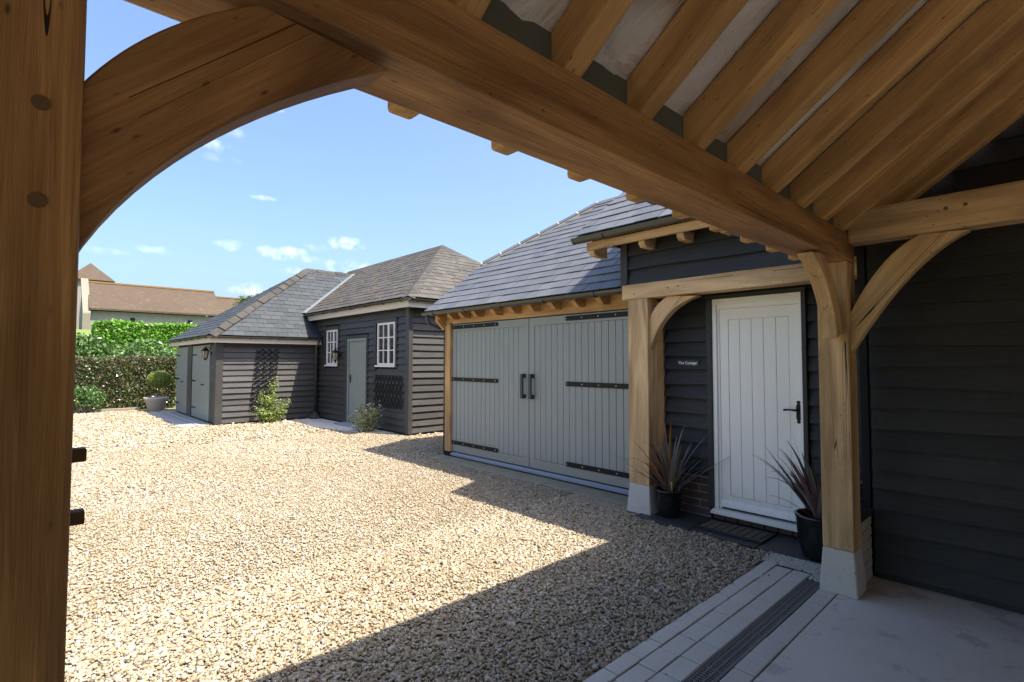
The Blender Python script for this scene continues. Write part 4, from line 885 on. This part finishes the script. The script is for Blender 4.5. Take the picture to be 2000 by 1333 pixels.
hedge(1.75, 9.0, 25.6, 27.2, .4, 3.10, 26000, .13, 'laurel_leaf', 'laurel_hedge', 'tall bright green clipped laurel hedge behind the beech hedge', 'hedge', .07)
def bush(c, rx, ry, rz, n, size, mat, name, label, cat='bush', group=None, lobes=9, seed=1):
    b = thing(name, (c[0], c[1], c[2]-rz), label, cat, group); rr = np.random.default_rng(seed); P = []; N2 = []
    for i in range(lobes):
        u = rr.normal(size=3); u /= np.linalg.norm(u); o = A(*c)+u*A(rx, ry, rz)*.55; r = rr.uniform(.38, .6); k = n//lobes; w = rr.normal(size=(k, 3)); w /= np.linalg.norm(w, axis=1)[:, None]
        P.append(o+w*A(rx, ry, rz)*r*rr.uniform(.75, 1.0, (k, 1))); N2.append(w)
    P, N2 = np.concatenate(P), np.concatenate(N2); keep = P[:, 2] > c[2]-rz; leaves('foliage', P[keep], size, mat, b, N2[keep], .5, 'stuff'); stems(b, (c[0], c[1], c[2]-rz-.02), [A(*c)+A(rr.uniform(-1, 1)*rx*.6, rr.uniform(-1, 1)*ry*.6, rz*rr.uniform(.1, .6)) for _ in range(7)], .025); return b
bush((1.5, 23.0, 1.35), 1.5, .9, 1.15, 7000, .13, 'bush_leaf', 'laurel_bush', 'loose dark green bush behind the left end of the beech hedge', seed=2)
bush((3.7, 23.3, 1.35), 1.4, .9, 1.2, 7000, .13, 'bush_leaf', 'laurel_bush', 'loose dark green bush in front of the tall laurel hedge', seed=3)
bush((1.15, 19.9, .42), .55, .3, .40, 2200, .07, 'bush_leaf', 'low_shrub', 'low grey-green shrub against the foot of the beech hedge', 'shrub', seed=4)
tag(box('timber_edging', -3.0, 2.55, 20.0, 20.12, -.02, .09, 'timber_edge', None, 'x', .01), 'weathered timber sleeper edging the gravel below the beech hedge', 'edging')
def topiary():
    o = thing('potted_topiary', (2.87, 19.45, 0), 'clipped ball topiary on a bare stem in stone urn', 'topiary'); p = A(2.87, 19.45, 0)
    v, f = lathe(p, [(.20, 0), (.22, .02), (.27, .28), (.33, .36), (.34, .40), (.33, .43), (.29, .43), (.28, .38)], 20); put('urn', v, f, 'stone_pot', o, smooth=True)
    v, f = lathe(p, [(.28, .37), (.1, .39), (.01, .395)], 12); put('compost', v, f, 'soil', o)
    v, f = tube([p+A(.03, 0, .38), p+A(.05, 0, .6), p+A(.06, 0, .85)], .022, 6); put('stem', v, f, 'bark', o)
    w = rng.normal(size=(5200, 3)); w /= np.linalg.norm(w, axis=1)[:, None]; w[:, 2] *= .78; leaves('foliage', p+A(.07, 0, .97)+w*.33*rng.uniform(.8, 1.02, (5200, 1)), .05, 'topiary_leaf', o, w, .8, 'stuff')
topiary()
def shrub(base, tips, n, size, mat, label, seed):
    o = thing('climbing_shrub', base, label, 'shrub'); rr = np.random.default_rng(seed); stems(o, base, tips, .012); P = []
    for t in tips:
        k = n//len(tips); u = rr.uniform(.05, 1, (k, 1))**.8; P.append(A(*base)+(A(*t)-A(*base))*u+rr.normal(size=(k, 3))*A(.09, .05, .07)*(1.15-.5*u))
    P = np.concatenate(P); P[:, 2] = np.maximum(P[:, 2], .02); leaves('foliage', P, size, mat, o, None, 0, 'stuff')
shrub((4.42, 13.72, 0), [(4.55, 13.8, 1.12), (4.50, 13.75, .95), (4.2, 13.7, .75), (4.1, 13.6, .35), (4.75, 13.7, .4), (4.62, 13.62, .28), (4.3, 13.6, .3), (4.42, 13.65, .6), (4.85, 13.7, .55)], 1500, .062, 'shrub_leaf', 'yellow-green climbing shrub at the foot of the tall trellis', 5)
shrub((5.42, 10.45, 0), [(5.35, 10.75, .55), (5.3, 10.6, .5), (5.4, 10.35, .6), (5.45, 10.2, .45), (5.25, 10.4, .35), (5.5, 10.15, .55), (5.2, 10.85, .3)], 1300, .055, 'variegated_leaf', 'pale variegated shrub beside the grey barn door', 6)
def tree(base, top, rad, n, label):
    o = thing('tree', base, label, 'tree'); b, t = A(*base), A(*top); v, f = tube([b, b+(t-b)*.35, b+(t-b)*.7, t], [.3, .22, .14, .05], 8); put('trunk', v, f, 'bark', o); rr = np.random.default_rng(9); P = []; m = MB()
    for i in range(26):
        a = rr.uniform(0, 6.28); h = rr.uniform(.45, 1.0); e = b+(t-b)*h+A(math.cos(a), math.sin(a), .25)*rad*rr.uniform(.35, 1)*(1.25-h*.75); s = b+(t-b)*(h-.12); v, f = tube([s, (s+e)/2+A(0, 0, .15), e], [.07, .05, .02], 5); m.add(v, f); k = n//26; P.append(e+rr.normal(size=(k, 3))*A(.5, .5, .32)*rad*.32)
    m.build('limb', 'bark', o); leaves('crown', np.concatenate(P), .2, 'tree_leaf', o, None, 0, 'stuff')
tree((13.2, 45, 2.6), (13.1, 45, 6.5), 1.7, 5000, 'bushy tree rising behind the low store roof')

# ================================================================== CHURCH
def church():
    o = thing('church', (8, 60, 4), 'flint-walled church with long brown tiled roof and squat tower', 'church'); y0, y1 = 60.0, 68.0; yr = 64.0
    L = pixat(163, 602, 1, y0); Rr = pixat(415, 622, 1, y0); ze = (L[2]+Rr[2])/2; rl = pixat(160, 549, 1, yr); zr = (rl[2]+pixat(418, 573, 1, yr)[2])/2; x0, x1 = L[0]+.1, pixat(418, 573, 1, yr)[0]; x2 = x1+7
    m = MB(); m.box(x0, x1, y0+.3, y1-.3, 2, ze); v, f = prism([(x0, y0+.3, ze), (x0, y1-.3, ze), (x0, yr, zr-.1)], (.4, 0, 0)); m.add(v, f); m.build('nave_wall', 'flint', o)
    v, f = prism([(x0+.3, y0-.15, ze+.22), (x0+.3, yr, zr), (x0+.3, y1+.15, ze+.22), (x0+.3, y1+.15, ze+.05), (x0+.3, yr, zr-.3), (x0+.3, y0-.15, ze+.05)], (x1-x0-.3, 0, 0)); rf = put('nave_roof', v, f, 'church_tile', o, (1, 0, 0))
    box('ridge', x0+.3, x1, yr-.12, yr+.12, zr-.02, zr+.14, 'lichen_ridge', o); m = MB(); m.box(x1, x2, y0+.9, y1-.9, 2, ze); m.build('chancel_wall', 'flint', o)
    z2 = zr-.55; v, f = prism([(x1, y0+.4, ze-.1), (x1, yr, z2), (x1, y1-.4, ze-.1), (x1, yr, z2-.3)], (7, 0, 0)); put('chancel_roof', v, f, 'church_tile', o); box('ridge', x1, x2, yr-.12, yr+.12, z2-.02, z2+.13, 'lichen_ridge', o)
    v, f = prism([(x0-.15, y0-.3, ze-.25), (x0-.15, yr, zr+.35), (x0-.15, yr, zr-.1), (x0-.15, y0-.3, ze-.75)], (.55, 0, 0)); put('gable_coping', v, f, 'stone_trim', o)
    box('buttress', x0-.2, x0+.35, y0-.5, y0+.3, 2, ze-.3, 'stone_trim', o, bev=.03)
    for fx in (.30, .72): box('small_window', x0+(x1-x0)*fx, x0+(x1-x0)*fx+.35, y0+.22, y0+.34, ze-1.3, ze-.5, 'void', o)
    # squat tower with a tiled cap
    ty = 70.0; er = pixat(225, 551, 1, ty); ap = pixat(177, 514, 1, ty+1.8); hw = er[0]-ap[0]; cx, cy, zt = ap[0], ty+1.8, er[2]
    box('tower_wall', cx-hw+.35, cx+hw-.35, cy-hw+.35, cy+hw-.35, 2, zt+.05, 'flint', o)
    v = [(cx-hw, cy-hw, zt), (cx+hw, cy-hw, zt), (cx+hw, cy+hw, zt), (cx-hw, cy+hw, zt), (cx, cy, ap[2])]; put('tower_roof', v, [(3, 2, 1, 0), (0, 1, 4), (1, 2, 4), (2, 3, 4), (3, 0, 4)], 'church_tile', o)
church()

# ================================================================== GRAVEL
def gravel():
    def field(x0, x1, y0, y1, dens):
        n = int((x1-x0)*(y1-y0)*dens); return np.stack([rng.uniform(x0, x1, n), rng.uniform(y0, y1, n)], 1)
    zones = [(-.6, 4.47, 1.64, 4.0, 5700, .0090, 20), (-.6, 5.0, 4.0, 7.2, 4200, .0100, 8), (-.9, 5.9, 7.2, 11.0, 2500, .0130, 8), (-1.5, 5.9, 11.0, 20.0, 650, .024, 8), (5.9, 9.0, 7.1, 9.4, 500, .02, 8)]
    P, S, K = [], [], []
    for x0, x1, y0, y1, dn, r, k in zones: q = field(x0, x1, y0, y1, dn); P.append(q); S.append(r*np.exp(rng.normal(0, .30, len(q)))); K.append(np.full(len(q), k))
    P, S, K = np.concatenate(P), np.concatenate(S), np.concatenate(K); x, y = P[:, 0], P[:, 1]
    edge = 4.43+.03*np.sin(y*9)+.02*np.sin(y*23)
    keep = np.ones(len(P), bool)
    keep &= ~((x > edge) & (y < 3.16)); keep &= ~((x > 4.70+.015*np.sin(y*11)) & (y > 3.1) & (y < 7.06)); keep &= ~((x > 3.94) & (y < 1.66)) ; keep &= ~((x > 5.73) & (y > 9.33)); keep &= ~((x > 3.22) & (y > 13.95)); keep &= ~((x > 2.53) & (x < 3.3) & (y > 14.18) & (y < 18.88))
    keep &= ~((x > 4.95+.1*np.sin(y*3)) & (y > 10.6) & (y < 13.9)); keep &= y > 1.638+.012*np.sin(x*7)+.010*np.sin(x*19)
    P, S, K = P[keep], S[keep], K[keep]
    q = np.stack([rng.uniform(-.6, 4.1, 90), 1.64-np.abs(rng.normal(0, .10, 90))], 1); P = np.concatenate([P, q]); S = np.concatenate([S, rng.uniform(.004, .008, 90)]); K = np.concatenate([K, np.full(90, 20)])   # strays on the blocks
    ph = (1+5**.5)/2; ico = np.array([(-1, ph, 0), (1, ph, 0), (-1, -ph, 0), (1, -ph, 0), (0, -1, ph), (0, 1, ph), (0, -1, -ph), (0, 1, -ph), (ph, 0, -1), (ph, 0, 1), (-ph, 0, -1), (-ph, 0, 1)])/math.hypot(1, ph)
    icf = np.array([(0, 11, 5), (0, 5, 1), (0, 1, 7), (0, 7, 10), (0, 10, 11), (1, 5, 9), (5, 11, 4), (11, 10, 2), (10, 7, 6), (7, 1, 8), (3, 9, 4), (3, 4, 2), (3, 2, 6), (3, 6, 8), (3, 8, 9), (4, 9, 5), (2, 4, 11), (6, 2, 10), (8, 6, 7), (9, 8, 1)])
    oc = np.array([(1, 0, 0), (0, 1, 0), (-1, 0, 0), (0, -1, 0), (0, 0, 1), (0, 0, -1)], float); ocf = np.array([(0, 1, 4), (1, 2, 4), (2, 3, 4), (3, 0, 4), (1, 0, 5), (2, 1, 5), (3, 2, 5), (0, 3, 5)])
    V, F, T, off = [], [], [], 0
    for k, bv, bf in ((20, ico, icf), (8, oc, ocf)):
        m = K == k; n = int(m.sum()); p, sz = P[m], S[m]; v = bv[None]*(1+rng.normal(0, .20, (n, len(bv), 1)))+rng.normal(0, .10, (n, len(bv), 3))
        v = v*np.stack([rng.uniform(.95, 1.45, n), rng.uniform(.65, .95, n), rng.uniform(.42, .72, n)], 1)[:, None]
        a, t1, t2 = rng.uniform(0, 6.283, n), rng.normal(0, .3, n), rng.normal(0, .3, n); x, y, z = v[..., 0], v[..., 1], v[..., 2]
        y, z = y*np.cos(t1)[:, None]-z*np.sin(t1)[:, None], y*np.sin(t1)[:, None]+z*np.cos(t1)[:, None]; x, z = x*np.cos(t2)[:, None]-z*np.sin(t2)[:, None], x*np.sin(t2)[:, None]+z*np.cos(t2)[:, None]; x, y = x*np.cos(a)[:, None]-y*np.sin(a)[:, None], x*np.sin(a)[:, None]+y*np.cos(a)[:, None]
        v = np.stack([x, y, z], 2)*sz[:, None, None]; v[..., :2] += p[:, None]; v[..., 2] += (sz*rng.uniform(-.25, .4, n))[:, None]
        V.append(v.reshape(-1, 3)); F.append((bf[None]+(np.arange(n)*len(bv))[:, None, None]).reshape(-1, 3)+off); T.append(np.repeat(np.clip(rng.uniform(0, 1, n)*.9+.05+.07*np.sin(p[:, 0]*1.9+np.sin(p[:, 1]*.8)*2)+.04*np.sin(p[:, 1]*2.7+p[:, 0]), 0, 1), len(bv))); off += n*len(bv)
    V, F, T = np.concatenate(V).astype(np.float32), np.concatenate(F).astype(np.int32), np.concatenate(T).astype(np.float32); nf = len(F)
    me = bpy.data.meshes.new('gravel'); me.vertices.add(len(V)); me.vertices.foreach_set('co', V.ravel()); me.loops.add(3*nf); me.loops.foreach_set('vertex_index', F.ravel()); me.polygons.add(nf); me.polygons.foreach_set('loop_start', np.arange(0, 3*nf, 3, dtype=np.int32)); me.polygons.foreach_set('loop_total', np.full(nf, 3, dtype=np.int32))
    me.attributes.new('tint', 'FLOAT', 'POINT').data.foreach_set('value', T); me.materials.append(M['gravel_stone']); me.update(calc_edges=True)
    link(tag(bpy.data.objects.new('gravel', me), 'loose golden gravel covering the whole yard', 'gravel', kind='stuff'), None, Matrix.Identity(4))
gravel()
